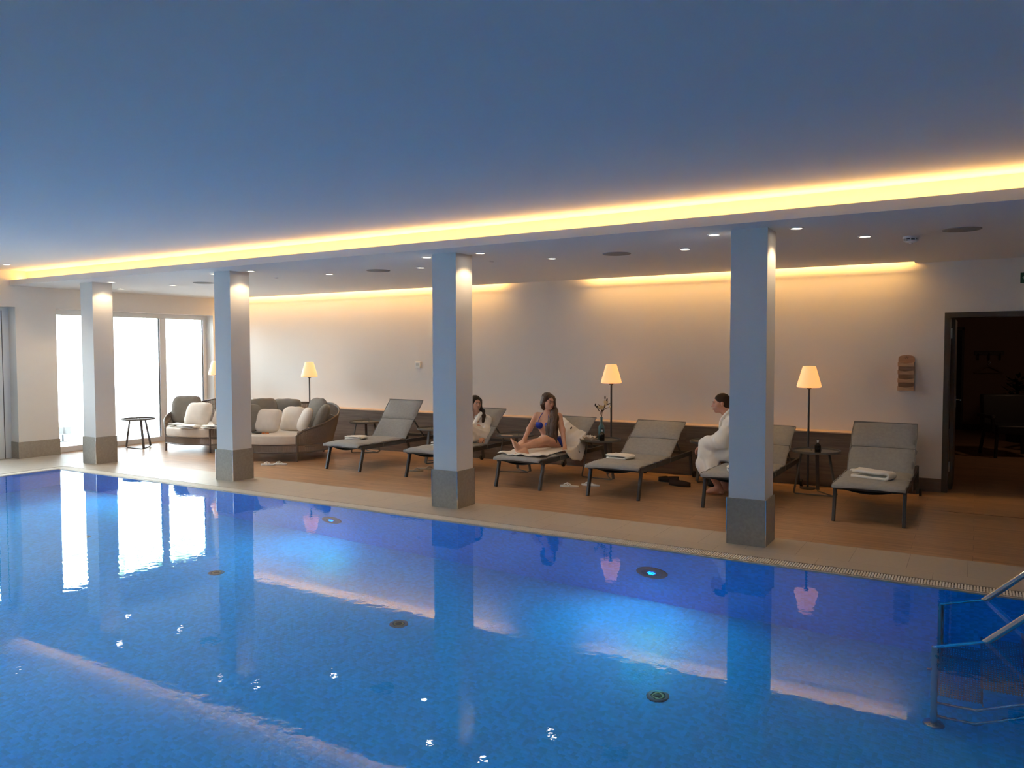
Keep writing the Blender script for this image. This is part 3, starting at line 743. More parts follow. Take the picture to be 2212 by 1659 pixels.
# ================================================================== SIDE TABLES
def table_proto(r=.262, h=.50):
    t = empty('side_table')
    b = MB(); b.lathe([(0, h - .006), (r - .006, h - .006), (r - .004, h + .012), (r, h + .014), (r + .003, h + .010), (r + .001, h - .010), (r - .01, h - .013), (0, h - .013)], 48, caps=False); b.build('table_top', m_tablemetal, t)
    b = MB(); b.tube([(-.055, 0, h - .004), (-.06, 0, h + .045), (-.05, 0, h + .060), (.05, 0, h + .060), (.06, 0, h + .045), (.055, 0, h - .004)], .004, 8); b.build('handle', m_tablemetal, t)
    feet = [(-.20, -.13), (-.06, .22), (.24, -.02)]; tops = [(-.13, -.09), (-.04, .13), (.15, -.02)]
    for (fx, fy), (tx, ty) in zip(feet, tops):
        b = MB(); b.bar((tx, ty, h - .012), (fx, fy, .02), .040, .014, side=(-ty, tx, 0)); b.build('leg', m_tablemetal, t, bevel=.003)
    b = MB()
    b.tube([feet[0] + (.022,), (feet[0][0] * .93, feet[0][1] * .9, .008), (.20, -.03, .008), feet[2] + (.024,)], .008, 8)
    b.tube([feet[1] + (.022,), (feet[1][0] * .93, feet[1][1] * .93, .008), (.19, -.01, .008), (.236, -.015, .024)], .008, 8)
    b.build('floor_bar', m_tablemetal, t)
    return t
tp = table_proto()
TABS = [(-12.27, 8.12, -.2, 'round metal side table with wire handle by the left window'), (-8.53, 9.64, .4, 'round metal side table between the right daybed and the first lounger'),
        (-6.87, 9.29, 1.0, 'round metal side table behind the middle column'), (-5.40, 9.12, .1, 'round metal side table with pink papers between the two women'),
        (-4.165, 9.20, -.3, 'round metal side table holding the flower bottle'), (-2.86, 9.68, .5, 'round metal side table behind the seated man'),
        (-1.56, 9.38, -.2, 'round metal side table with one bottle near the right lamp')]
for i, (x, y, rz, lb) in enumerate(TABS):
    o = tp if i == 0 else copy_tree(tp)
    o.location = (x, y, 0); o.rotation_euler.z = rz; tag(o, lb, 'side table', 'round metal side tables')
TH = .495
def small_bottle(x, y, label):
    t = empty('bottle', (x, y, TH), 0, label, 'bottle', 'small black bottles with silver necks')
    b = MB(); b.lathe([(0, 0), (.030, 0), (.033, .005), (.033, .085), (.028, .100), (.014, .112), (.0125, .118)], 24, caps=False); b.build('glass_body', m_bottledk, t)
    b = MB(); b.lathe([(.0125, .116), (.013, .118), (.013, .145), (.012, .147)], 20); b.build('silver_neck', m_steel, t)
    b = MB(); b.lathe([(.0125, .147), (.0125, .157), (0, .158)], 18, caps=False); b.build('cap', m_black, t)
small_bottle(-4.105, 9.12, 'small black bottle with silver neck in front of the blue bottle')
small_bottle(-1.517, 9.22, 'small black bottle with silver neck on the right table')
t = empty('flower_bottle', (-4.186, 9.28, TH), 0, 'tall blue green bottle vase with dried magnolia twigs', 'vase')
b = MB(); b.lathe([(0, 0), (.038, 0), (.042, .006), (.042, .150), (.036, .178), (.018, .198), (.0145, .215), (.0145, .280), (.017, .282), (.017, .290), (.010, .290), (.010, .26)], 28, caps=False); b.build('bottle_body', m_bottleblue, t)
b = MB()
tw = [[(0, 0, .1), (0, 0, .30), (-.02, 0, .36), (-.06, -.01, .41), (-.085, 0, .43)], [(0, 0, .1), (.004, 0, .30), (.012, 0, .36), (.03, .01, .40), (.045, 0, .47), (.050, 0, .53)], [(0, 0, .1), (.002, .004, .3), (.005, .01, .34), (-.012, .01, .40), (-.006, 0, .45)],
      [(.012, 0, .36), (.05, 0, .40), (.09, 0, .415), (.115, 0, .42)], [(.03, .01, .40), (.06, .01, .45), (.075, 0, .50)], [(.03, .01, .42), (.07, .0, .45), (.10, -.01, .46)], [(-.02, 0, .36), (-.05, .01, .38), (-.09, .01, .45)], [(-.012, .01, .40), (-.035, .01, .44), (-.05, 0, .46)]]
for p in tw: b.tube(p, [.004] * (len(p) - 1) + [.002], 6)
b.build('twigs', m_twig, t)
def petals(c, n, L, w, tilt, nm='blossom'):
    b = MB()
    for k in range(n):
        a = 2 * pi * k / n; R = Matrix.Rotation(a, 3, 'Z') @ Matrix.Rotation(tilt, 3, 'Y')
        b.ell(Vector(c) + R @ Vector((0, 0, L * .5)), (w * .22, w, L * .5), 10, 7, rot=R)
    b.build(nm, m_petal, t)
petals((.0, -.01, .385), 6, .075, .026, radians(38)); petals((.062, 0, .44), 6, .07, .024, radians(22)); petals((.118, 0, .415), 4, .03, .012, radians(18))
b = MB()
for c, r, a in (((-.088, 0, .445), (.009, .007, .022), .1), ((-.06, 0, .425), (.008, .008, .02), -.9), ((.05, 0, .545), (.009, .008, .024), 0), ((.076, 0, .515), (.010, .008, .025), .3), ((.105, -.01, .463), (.008, .008, .026), 1.2), ((-.03, -.01, .405), (.008, .008, .02), -1.0), ((.055, 0, .455), (.012, .012, .018), 0), ((.02, -.02, .375), (.018, .018, .012), 0)):
    b.ell(c, r, 8, 6, rot=Matrix.Rotation(a, 3, 'Y'))
b.build('bud', m_twig, t)
t = empty('shell_bowl', (-4.262, 9.075, TH), .2, 'cream shell shaped bowl with crumpled napkin on the flower table', 'bowl')
b = MB(); n = 36
def shellf(u, v):
    a = u * 2 * pi; r = .035 + v * .045 + .006 * v * cos(7 * a); z = .004 + .045 * v ** 1.6 + .012 * v * cos(7 * a)
    return (r * cos(a) * 1.15, r * sin(a) * .8, z)
b.grid(shellf, n, 6); b.ell((0, 0, .006), (.045, .032, .006), 18, 6)
b.build('bowl', m_shell, t, solid=.003)
b = MB(); rd = random.Random(8)
b.grid(lambda u, v: (.065 * (u - .5) * 2 * .8, .045 * (v - .5) * 2, .035 + .030 * sin(u * 9) * cos(v * 7 + u * 4) + .012 * sin(v * 15)), 18, 14)
b.build('napkin', m_terry, t, solid=.002)
b = MB(); b.tube([(-4.165, 9.13, TH + .004), (-4.185, 9.11, TH + .03), (-4.16, 9.115, TH + .055), (-4.14, 9.12, TH + .06)], .002, 6); tag(b.build('eyeglass_cord', m_black), 'thin black cord looped beside the small black bottle on the flower table', 'cord')
t = empty('magazine', (-5.49, 9.04, TH), .5, 'pink printed papers lying on the table between the women', 'papers')
b = MB(); b.box(-.07, .07, -.05, .05, 0, .003, 0); b.box(-.05, .09, -.06, .03, .003, .005, 0, rot=Matrix.Rotation(.3, 3, 'Z')); b.build('sheets', m_paper, t, smooth=False)

# ================================================================== LOUNGERS
m_seam = mat('dark_seam_thread', (0.10, 0.105, 0.11), .9)
def lounger(x, ang, label, seed=0):
    """foot end at y=0 (world 7.98), head towards the wall; ang = backrest angle"""
    rd = random.Random(seed)
    t = empty('sun_lounger', (x, 7.98, 0), 0, label, 'sun lounger', 'grey padded sun loungers in a row')
    W2 = .305; ZR = .325; LEN = 1.90; HY = 1.00
    for s in (-1, 1):
        b = MB(); b.bar((s * W2, .06, ZR), (s * W2, LEN - .06, ZR), .028, .055, side=(1, 0, 0)); b.build('side_rail', m_anth, t, bevel=.004)
        b = MB(); b.bar((s * W2, .11, ZR + .01), (s * W2, .015, 0), .030, .042, side=(1, 0, 0)); b.build('leg', m_anth, t, bevel=.004)
        b = MB(); b.bar((s * W2, LEN - .10, ZR + .02), (s * W2, LEN - .02, .03), .030, .042, side=(1, 0, 0)); lg = b.build('leg', m_anth, t, bevel=.004)
        b = MB(); n = 20; y0 = LEN - .02
        vs = [(s * (W2 + dx), y0 + .042 * cos(2 * pi * k / n), .042 + .042 * sin(2 * pi * k / n)) for dx in (.018, .045) for k in range(n)]
        b.add(vs, [tuple(range(n)), tuple(range(2 * n - 1, n - 1, -1))] + [(k, k + n, (k + 1) % n + n, (k + 1) % n) for k in range(n)])
        b.build('wheel', m_black, lg)
    for y in (.075, .62, HY + .02, LEN - .08):
        b = MB(); b.bar((-W2, y, ZR), (W2, y, ZR), .028, .040, side=(0, 1, 0)); b.build('cross_bar', m_anth, t, bevel=.003)
    b = MB(); b.grid(lambda u, v: (-W2 + .01 + (2 * W2 - .02) * u, .05 + (HY - .05) * v, ZR + .012 - .055 * sin(pi * u) * (1 - .3 * v)), 16, 6); b.build('sling', m_sling, t, solid=.003)
    ca, sa = cos(ang), sin(ang)
    BL = .69
    for s in (-1, 1):
        b = MB(); b.bar((s * (W2 - .022), HY, ZR + .015), (s * (W2 - .022), HY + (BL + .01) * ca, ZR + .015 + (BL + .01) * sa), .024, .034, side=(1, 0, 0)); b.build('backrest_frame', m_anth, t, bevel=.003)
        b = MB(); yb = HY + .40 * ca; zb = ZR + .40 * sa
        b.bar((s * (W2 - .045), yb, zb), (s * (W2 - .045), min(LEN - .25, yb + .28), ZR + .005), .014, .020, side=(1, 0, 0)); b.build('support_strut', m_anth, t)
    b = MB(); b.bar((-W2 + .02, HY + (BL + .01) * ca, ZR + .015 + (BL + .01) * sa), (W2 - .02, HY + (BL + .01) * ca, ZR + .015 + (BL + .01) * sa), .024, .03, side=(0, 1, 0)); b.build('top_bar', m_anth, t, bevel=.003)
    # padded cushion: four sections pinched at the seams, bent at the hinge
    TH_ = .036; Z0 = ZR + .030
    segs = [0, .52, 1.02, 1.02 + .34, 1.02 + .69]
    def path(sv):
        if sv <= 1.02:
            y = -.02 + sv; z = Z0
            if sv < .05: z -= .018 * (1 - sv / .05) ** 2
            return Vector((0, y, z)), Vector((0, 0, 1))
        q = sv - 1.02
        return Vector((0, 1.0 + q * ca, Z0 + q * sa)), Vector((0, -sa, ca))
    def puff(sv):
        for a, c in zip(segs[:-1], segs[1:]):
            if a <= sv <= c:
                w = (sv - a) / (c - a); return max(0, 1 - abs(2 * w - 1) ** (5 if c - a > .4 else 4.2))
        return 0
    W = .315; NU, NV = 18, 132; total = segs[-1]
    ph = [rd.uniform(0, 6) for _ in range(6)]
    def surf(top):
        def f(u, v):
            sv = v * total; p, n = path(sv); e = 1 - abs(2 * u - 1) ** 8
            pf = puff(sv)
            wv = W - .006 * (1 - pf) + .005 * sin(sv * 19 + ph[0]) * sin(sv * 7 + ph[1])
            x_ = (u - .5) * 2 * wv
            th = TH_ * (.30 + .70 * e ** .6) * (.30 + .70 * pf ** .5)
            hh = (th + .003 * sin(x_ * 17 + sv * 5 + ph[2]) * sin(sv * 13 + ph[3]) * pf) if top else 0.0
            if abs(2 * u - 1) > .999: hh = TH_ * .28 if top else 0
            return tuple(p + Vector((x_, 0, 0)) + n * hh)
        return f
    b = MB(); b.grid(surf(True), NU, NV); b.grid(surf(False), NU, NV)
    for u in (0, 1):
        b.grid(lambda a, v, u=u: tuple(Vector(surf(True)(u, v)) * a + Vector(surf(False)(u, v)) * (1 - a)), 1, NV)
    for v in (0, 1):
        b.grid(lambda a, u, v=v: tuple(Vector(surf(True)(u, v)) * a + Vector(surf(False)(u, v)) * (1 - a)), 1, NU)
    cu = b.build('cushion', m_pad, t, angle=60)
    b = MB()
    for s in (-1, 1):
        pts = []
        for k in range(0, 61):
            sv = total * k / 60; p, n = path(sv); pts.append(tuple(p + Vector((s * (W + .004 + .004 * sin(sv * 19 + ph[0])), 0, 0)) + n * (.012 + .004 * sin(sv * 31 + ph[4] + s))))
        b.tube(pts, .0055, 6)
    b.build('piping', m_padedge, cu)
    for sv in (.52, 1.02, 1.36):
        p, n = path(sv); b = MB(); b.tube([tuple(p + Vector((W * (2 * k / 10 - 1), 0, 0)) + n * (.0135 if 0 < k < 10 else .011)) for k in range(11)], .0035, 6); b.build('seam', m_seam, cu)
    b = MB(); b.grid(lambda u, v: (-W - .004 + (2 * W + .008) * u, -.022 - .004 * sin(u * 17 + ph[5]) - .004 * v, Z0 + .006 - .030 * v * (1 - .35 * sin(pi * u)) - .003 * sin(u * 11)), 24, 4); b.build('foot_flap', m_pad, cu, solid=.006)
    b = MB(); p, n = path(total)
    b.bar(tuple(p + Vector((-W, 0, 0)) + n * .02), tuple(p + Vector((W, 0, 0)) + n * .014), .03, .012, side=(0, 1, 0)); b.build('head_flap', m_padedge, cu)
    b = MB()
    for s in (-1, 1):
        for sv in (.52, 1.02, 1.36):
            p, n = path(sv); q = p + Vector((s * (W + .002), 0, 0)); b.tube([tuple(q), tuple(q + Vector((s * .012, .004, -.012))), tuple(q + Vector((s * .006, -.004, -.045)))], .0035, 5)
    b.build('tie', m_padedge, cu)
    return t
LX = [-7.50, -6.085, -4.70, -3.47, -2.14, -.86]
LANG = [51, 41, 33.5, 33, 34, 44]
LLAB = ['grey padded sun lounger at the far left with the steepest backrest', 'grey padded sun lounger behind the middle column with a woman in a white robe', 'grey padded sun lounger with the woman in a blue bikini sitting on a robe',
        'empty grey padded sun lounger beside the flower table, folded towel on it', 'grey padded sun lounger behind the nearest column with the seated man', 'empty grey padded sun lounger nearest the doorway at the right']
for i in range(6): lounger(LX[i], radians(LANG[i]), LLAB[i], i)
SEATZ = .391                                   # top of the lounger cushions

# ================================================================== TOWELS
def towel(x, y, z, rz, w, d, h, label, seed=0, group='folded white towels', twist=0.0):
    rd = random.Random(seed); t = empty('folded_towel', (x, y, z), rz, label, 'towel', group)
    lay = 3 if h > .035 else 2
    ph = rd.uniform(0, 6)
    b = MB()
    # one strip of cloth folded back and forth, rounded at the fold side
    prof = []
    th = h / lay
    for k in range(lay):
        zc = th * (k + .5); x0, x1 = (-w / 2, w / 2) if k % 2 == 0 else (w / 2, -w / 2)
        for q in range(7): prof.append((x0 + (x1 - x0) * q / 6 * .97 + (0 if q < 6 else 0), zc))
        if k < lay - 1:
            s = 1 if x1 > 0 else -1
            for a in (-60, -20, 20, 60): prof.append((x1 * .97 + s * th * .55 * cos(radians(a)), zc + th / 2 + th * .5 * sin(radians(a))))
    N = len(prof)
    def f(u, v):
        i = min(int(round(u * (N - 1))), N - 1); px, pz = prof[i]
        yy = (v - .5) * d * (1 + .03 * sin(i * 1.3 + ph)); return (px + .006 * sin(v * 5 + ph + i * .4) + twist * (v - .5) * .05, yy + .004 * sin(i + ph), pz + .004 * sin(v * 6 + px * 14 + ph) * pz / h + .002)
    b.grid(f, N - 1, 14)
    b.build('towel_cloth', m_terry, t, solid=th * .97, angle=80)
    return t
towel(-7.64, 8.42, SEATZ + .006, .25, .25, .20, .04, 'folded white towel on the far left lounger', 1)
towel(-6.10, 8.40, SEATZ + .006, -.2, .20, .22, .055, 'folded white towel at the foot of the lounger behind the middle column', 2)
towel(-3.57, 8.44, SEATZ + .006, -.15, .26, .20, .045, 'folded white towel on the empty lounger beside the flower table', 3)
towel(-2.10, 8.16, SEATZ + .006, .3, .26, .2, .05, 'folded white towel on the lounger of the seated man', 4)
towel(-.87, 8.38, SEATZ + .008, -.35, .34, .17, .078, 'bulky folded white towel on the lounger nearest the doorway', 5)

# ================================================================== DAYBEDS
def daybed(x, y, rz, label):
    t = empty('rope_daybed', (x, y, 0), rz, label, 'daybed', 'round rope daybeds')
    R0, R1 = .74, .85
    th0 = radians(-50); th1 = radians(230)          # shell from the right front corner round the back to the left front corner
    def top(th):
        w = (th - th0) / (th1 - th0); k = sin(pi * w)
        yy = min(1, max(0, (sin(th) * R0 + .57) / 1.15)); h = .43 + .36 * yy ** .9
        r = R0 + (R1 - R0) * min(1, k * 1.6)
        return Vector((r * cos(th), r * sin(th) * .97, h))
    def bot(th, z=.13): return Vector((R0 * cos(th), R0 * sin(th) * .97, z))
    N = 72; ths = [th0 + (th1 - th0) * i / N for i in range(N + 1)]
    b = MB()
    A = bot(th0, 0); B = bot(th1, 0)
    rail = [A, bot(th0, .20), bot(th0, .38)] + [top(q) for q in ths[2:-2]] + [bot(th1, .38), bot(th1, .20), B]
    b.tube([tuple(p) for p in rail], .016, 10)
    lower = [tuple(bot(q, .135)) for q in ths]; mid = [tuple(bot(q, .245)) for q in ths]
    fr = [tuple(Vector((R0 * cos(th1) * (1 - 2 * i / 12), -R0 * abs(sin(th0)) * .97 - .10 * sin(pi * i / 12), 0))) for i in range(1, 12)]
    b.tube(lower + [(p[0], p[1], .135) for p in fr], .012, 8, closed=True)
    b.tube(mid + [(p[0], p[1], .245) for p in fr], .012, 8, closed=True)
    b.build('frame', m_sframe, t)
    for q in (radians(60), radians(120)):
        b = MB(); b.tube([tuple(bot(q, .25)), tuple(bot(q, 0))], .016, 10); b.build('leg', m_sframe, t)
    for q in (th0, th1):
        pass
    # rope strands of the shell
    b = MB(); M_ = 230
    for i in range(1, M_):
        q = th0 + (th1 - th0) * i / M_; p0 = bot(q, .245); p1 = top(q)
        if p1.z < .30: continue
        b.tube([tuple(p0), tuple(p0.lerp(p1, .5) + Vector((p0.x, p0.y, 0)) * .012), tuple(p1)], .0072, 5, cap=False)
    for h in (.2, .36, .52, .68, .84):
        b.tube([tuple(bot(q, .245).lerp(top(q), h) * 1.0) for q in ths[3:-3]], .006, 5)
    b.build('rope_shell', m_rope, t)
    b = MB()
    for i in range(0, M_):
        q = th0 + (th1 - th0) * i / M_; b.tube([tuple(bot(q, .135)), tuple(bot(q, .245))], .0058, 5, cap=False)
    for i in range(1, 78):
        w = i / 78; px = R0 * cos(th1) * (1 - 2 * w); py = -R0 * abs(sin(th0)) * .97 - .10 * sin(pi * w); b.tube([(px, py, .135), (px, py, .245)], .0058, 5, cap=False)
    b.build('rope_apron', m_rope, t)
    # thick round seat cushion following the plan
    out = [bot(q, 0) * (.975 if sin(q) > -.4 else .995) for q in ths] + [Vector((p[0] * .99, p[1] * 1.045, 0)) for p in fr]
    n = len(out); prof = [(.0, .252), (.95, .252), (.99, .258), (1.0, .275), (1.0, .372), (.992, .388), (.965, .396), (.5, .402), (0, .404)]
    b = MB(); vs = []; fs = []
    for (k, z) in prof:
        for p in out: vs.append((p.x * k, p.y * k, z))
    for i in range(len(prof) - 1):
        for j in range(n): fs.append((i * n + j, i * n + (j + 1) % n, (i + 1) * n + (j + 1) % n, (i + 1) * n + j))
    b.add(vs, fs); cu = b.build('seat_cushion', m_beige, t, angle=60)
    b = MB(); b.tube([(p.x * .992, p.y * .992, .268) for p in out], .004, 5, closed=True); b.build('piping', m_beige, cu)
    return t
daybed(-11.2, 8.77, radians(8.2), 'round rope daybed with cream cushion by the left window')
daybed(-9.33, 8.65, radians(20), 'round rope daybed with cream cushion just right of the second column')
DZ = .404
def pillow(x, y, rz, lean, w, h, dep, m, label, seed, grp, roll=0.0, z=DZ):
    rd = random.Random(seed)
    t = empty('pillow', (x, y, z), rz, label, 'pillow', grp)
    ph = [rd.uniform(0, 6) for _ in range(6)]
    N = 30
    R = Matrix.Rotation(-lean, 3, 'X') @ Matrix.Rotation(roll, 3, 'Y')
    def f(sgn):
        def g(u, v):
            a, c = u * 2 - 1, v * 2 - 1
            r = max(abs(a), abs(c)); 
            # map square to rounded square
            ang = atan2(c, a) if (a or c) else 0
            k = 4.6; rr = r / ((abs(cos(ang)) ** k + abs(sin(ang)) ** k) ** (1 / k))
            X = rr * cos(ang); Z = rr * sin(ang)
            q = max(0, 1 - r ** 3.0) ** .55
            wr = .045 * sin(11 * ang + ph[0] + 3 * r) * (r ** 4) * (1 - r ** 12) + .03 * sin(X * 4 + Z * 3 + ph[1]) + .02 * sin(Z * 9 + ph[2] + X * 2) * r
            edge = 1 + .012 * sin(9 * ang + ph[3]) * r
            p = Vector((X * w / 2 * edge, sgn * dep / 2 * (q * (1 + wr)) , Z * h / 2 * edge))
            p = R @ p
            return (p.x, p.y, p.z)
        return g
    b = MB(); b.grid(f(-1), N, N); b.grid(f(1), N, N)
    zm = min(v[2] for v in b.v); b.v = [(a, c, d_ - zm) for (a, c, d_) in b.v]
    tag(t); o = b.build('pillow_cover', m, t, angle=70)
    return t
GP, BP = 'grey pillows on the daybeds', 'cream pillows on the daybeds'
pillow(-11.81, 8.72, .60, .35, .50, .50, .20, m_greyp, 'large grey pillow at the left of the left daybed', 1, GP)
pillow(-11.20, 8.50, .35, .45, .46, .42, .17, m_beige, 'cream pillow in front of the large grey one on the left daybed', 2, BP)
pillow(-10.98, 9.16, -.1, .30, .50, .48, .18, m_greyp, 'grey pillow of the left daybed, mostly hidden by the column', 3, GP)
pillow(-10.82, 8.72, .1, .45, .42, .40, .16, m_beige, 'cream pillow of the left daybed cut by the column', 4, BP)
pillow(-9.88, 8.72, 1.0, .26, .46, .50, .17, m_greyp, 'grey pillow at the far left back of the right daybed', 5, GP)
pillow(-9.66, 8.22, 1.0, .30, .44, .44, .17, m_greyp, 'grey pillow beside the column on the right daybed', 6, GP)
pillow(-9.78, 9.10, .30, .22, .56, .47, .18, m_greyp, 'wide grey pillow at the back of the right daybed', 7, GP)
pillow(-9.08, 9.10, -.30, .20, .50, .50, .18, m_greyp, 'grey pillow leaning on the back right of the right daybed', 8, GP)
pillow(-8.70, 8.82, -.85, .42, .48, .46, .18, m_greyp, 'grey pillow against the right arm of the right daybed', 9, GP)
pillow(-9.36, 8.36, .3, .42, .42, .38, .16, m_beige, 'cream pillow nearest the column on the right daybed', 10, BP)
pillow(-9.24, 8.74, .1, .42, .44, .40, .16, m_beige, 'cream pillow in the middle of the right daybed', 11, BP)
pillow(-8.93, 8.70, -.60, .42, .42, .40, .15, m_beige, 'cream pillow tucked beside the grey one on the right arm', 12, BP)
towel(-11.40, 8.28, DZ + .006, .1, .30, .20, .045, 'folded white towel on the left daybed, leftmost of three', 6)
towel(-11.00, 8.16, DZ + .006, .2, .32, .18, .045, 'folded white towel on the left daybed, middle of three', 7)
towel(-10.64, 8.33, DZ + .006, .1, .30, .16, .045, 'folded white towel on the left daybed, next to the column', 8)
t = empty('goggles', (-9.27, 8.12, DZ), .3, 'dark and orange swimming goggles on the right daybed', 'goggles')
b = MB(); b.ell((.05, 0, .012), (.03, .018, .012), 12, 8); b.ell((.11, .01, .012), (.03, .018, .012), 12, 8); b.build('lens_cup', m_orange, t)
b = MB(); b.tube([(.02, 0, .01), (-.05, -.02, .008), (-.12, .0, .01), (-.16, .03, .008), (-.08, .05, .008), (.06, .04, .01), (.13, .02, .01)], .006, 6); b.build('strap', m_black, t)

# ================================================================== FOOTWEAR
def flipflop(x, y, rz, label, m, L=.25, grp=None):
    t = empty('slipper', (x, y, 0), rz, label, 'slipper', grp)
    def out(s): return s * (.046 - .010 * s)
    pl = []; n = 22
    for k in range(n):
        a = 2 * pi * k / n; yy = L / 2 * sin(a); w = .042 + .007 * sin(a) - .006 * cos(2 * a); pl.append((w * cos(a), yy))
    b = MB(); b.prism(pl, .0, .018, plane='xy'); b.build('sole', m, t, bevel=.003)
    b = MB(); b.tube([(0, L * .30, .016), (0, L * .26, .032), (-.02, L * .12, .045), (-.038, -.01, .018)], .007, 8); b.tube([(0, L * .26, .032), (.02, L * .12, .045), (.038, -.01, .018)], .007, 8); b.build('strap', m, t)
flipflop(-8.80, 7.84, 1.9, 'white slipper in front of the right daybed, left of the pair', m_sandal, .22, 'pair of white slippers at the right daybed')
flipflop(-8.68, 7.96, 1.9, 'white slipper in front of the right daybed, right of the pair', m_sandal, .22, 'pair of white slippers at the right daybed')
flipflop(-6.60, 8.45, -1.1, 'beige flip flop under the second lounger, nearer one', m_ffl, .24, 'beige flip flops left of the middle column')
flipflop(-6.56, 8.68, -1.2, 'beige flip flop under the second lounger, farther one', m_ffl, .24, 'beige flip flops left of the middle column')
flipflop(-4.22, 8.42, 1.75, 'white flip flop on the floor right of the bikini woman, nearer one', m_sandal, .24, 'white flip flops between two loungers')
flipflop(-4.03, 8.62, 1.6, 'white flip flop behind the leg of the fourth lounger, farther one', m_sandal, .24, 'white flip flops between two loungers')
def loafer(x, y, rz, label, m, L=.27):
    t = empty('shoe', (x, y, 0), rz, label, 'shoe', 'dark brown shoes beside the seated man')
    def f(u, v):
        yy = -L / 2 + L * u; w = .036 + .010 * sin(pi * (u * .9 + .1)) - .012 * max(0, u - .85) / .15; h = .075 - .035 * u ** 1.3
        w *= sqrt(max(0, 1 - (2 * u - 1) ** 10)); a = pi * v
        if u < .55 and .3 < v < .7: h *= .55
        return (w * cos(a), yy, .012 + h * sin(a) ** .7)
    b = MB(); b.grid(f, 24, 18); b.build('upper', m, t, solid=.003)
    pl = [(.047 * cos(2 * pi * k / 20), (L / 2 + .004) * sin(2 * pi * k / 20)) for k in range(20)]
    b = MB(); b.prism(pl, 0, .014, plane='xy'); b.build('sole', m_black, t)
loafer(-3.30, 9.36, 1.5, 'dark brown slip on shoe behind its pair, left of the man', m_shoebr)
loafer(-3.08, 9.14, -1.65, 'dark brown slip on shoe nearer the pool, left of the man', m_shoebr)
loafer(-2.78, 9.40, .4, 'black slip on shoe behind the lounger leg of the man', m_black, .24)

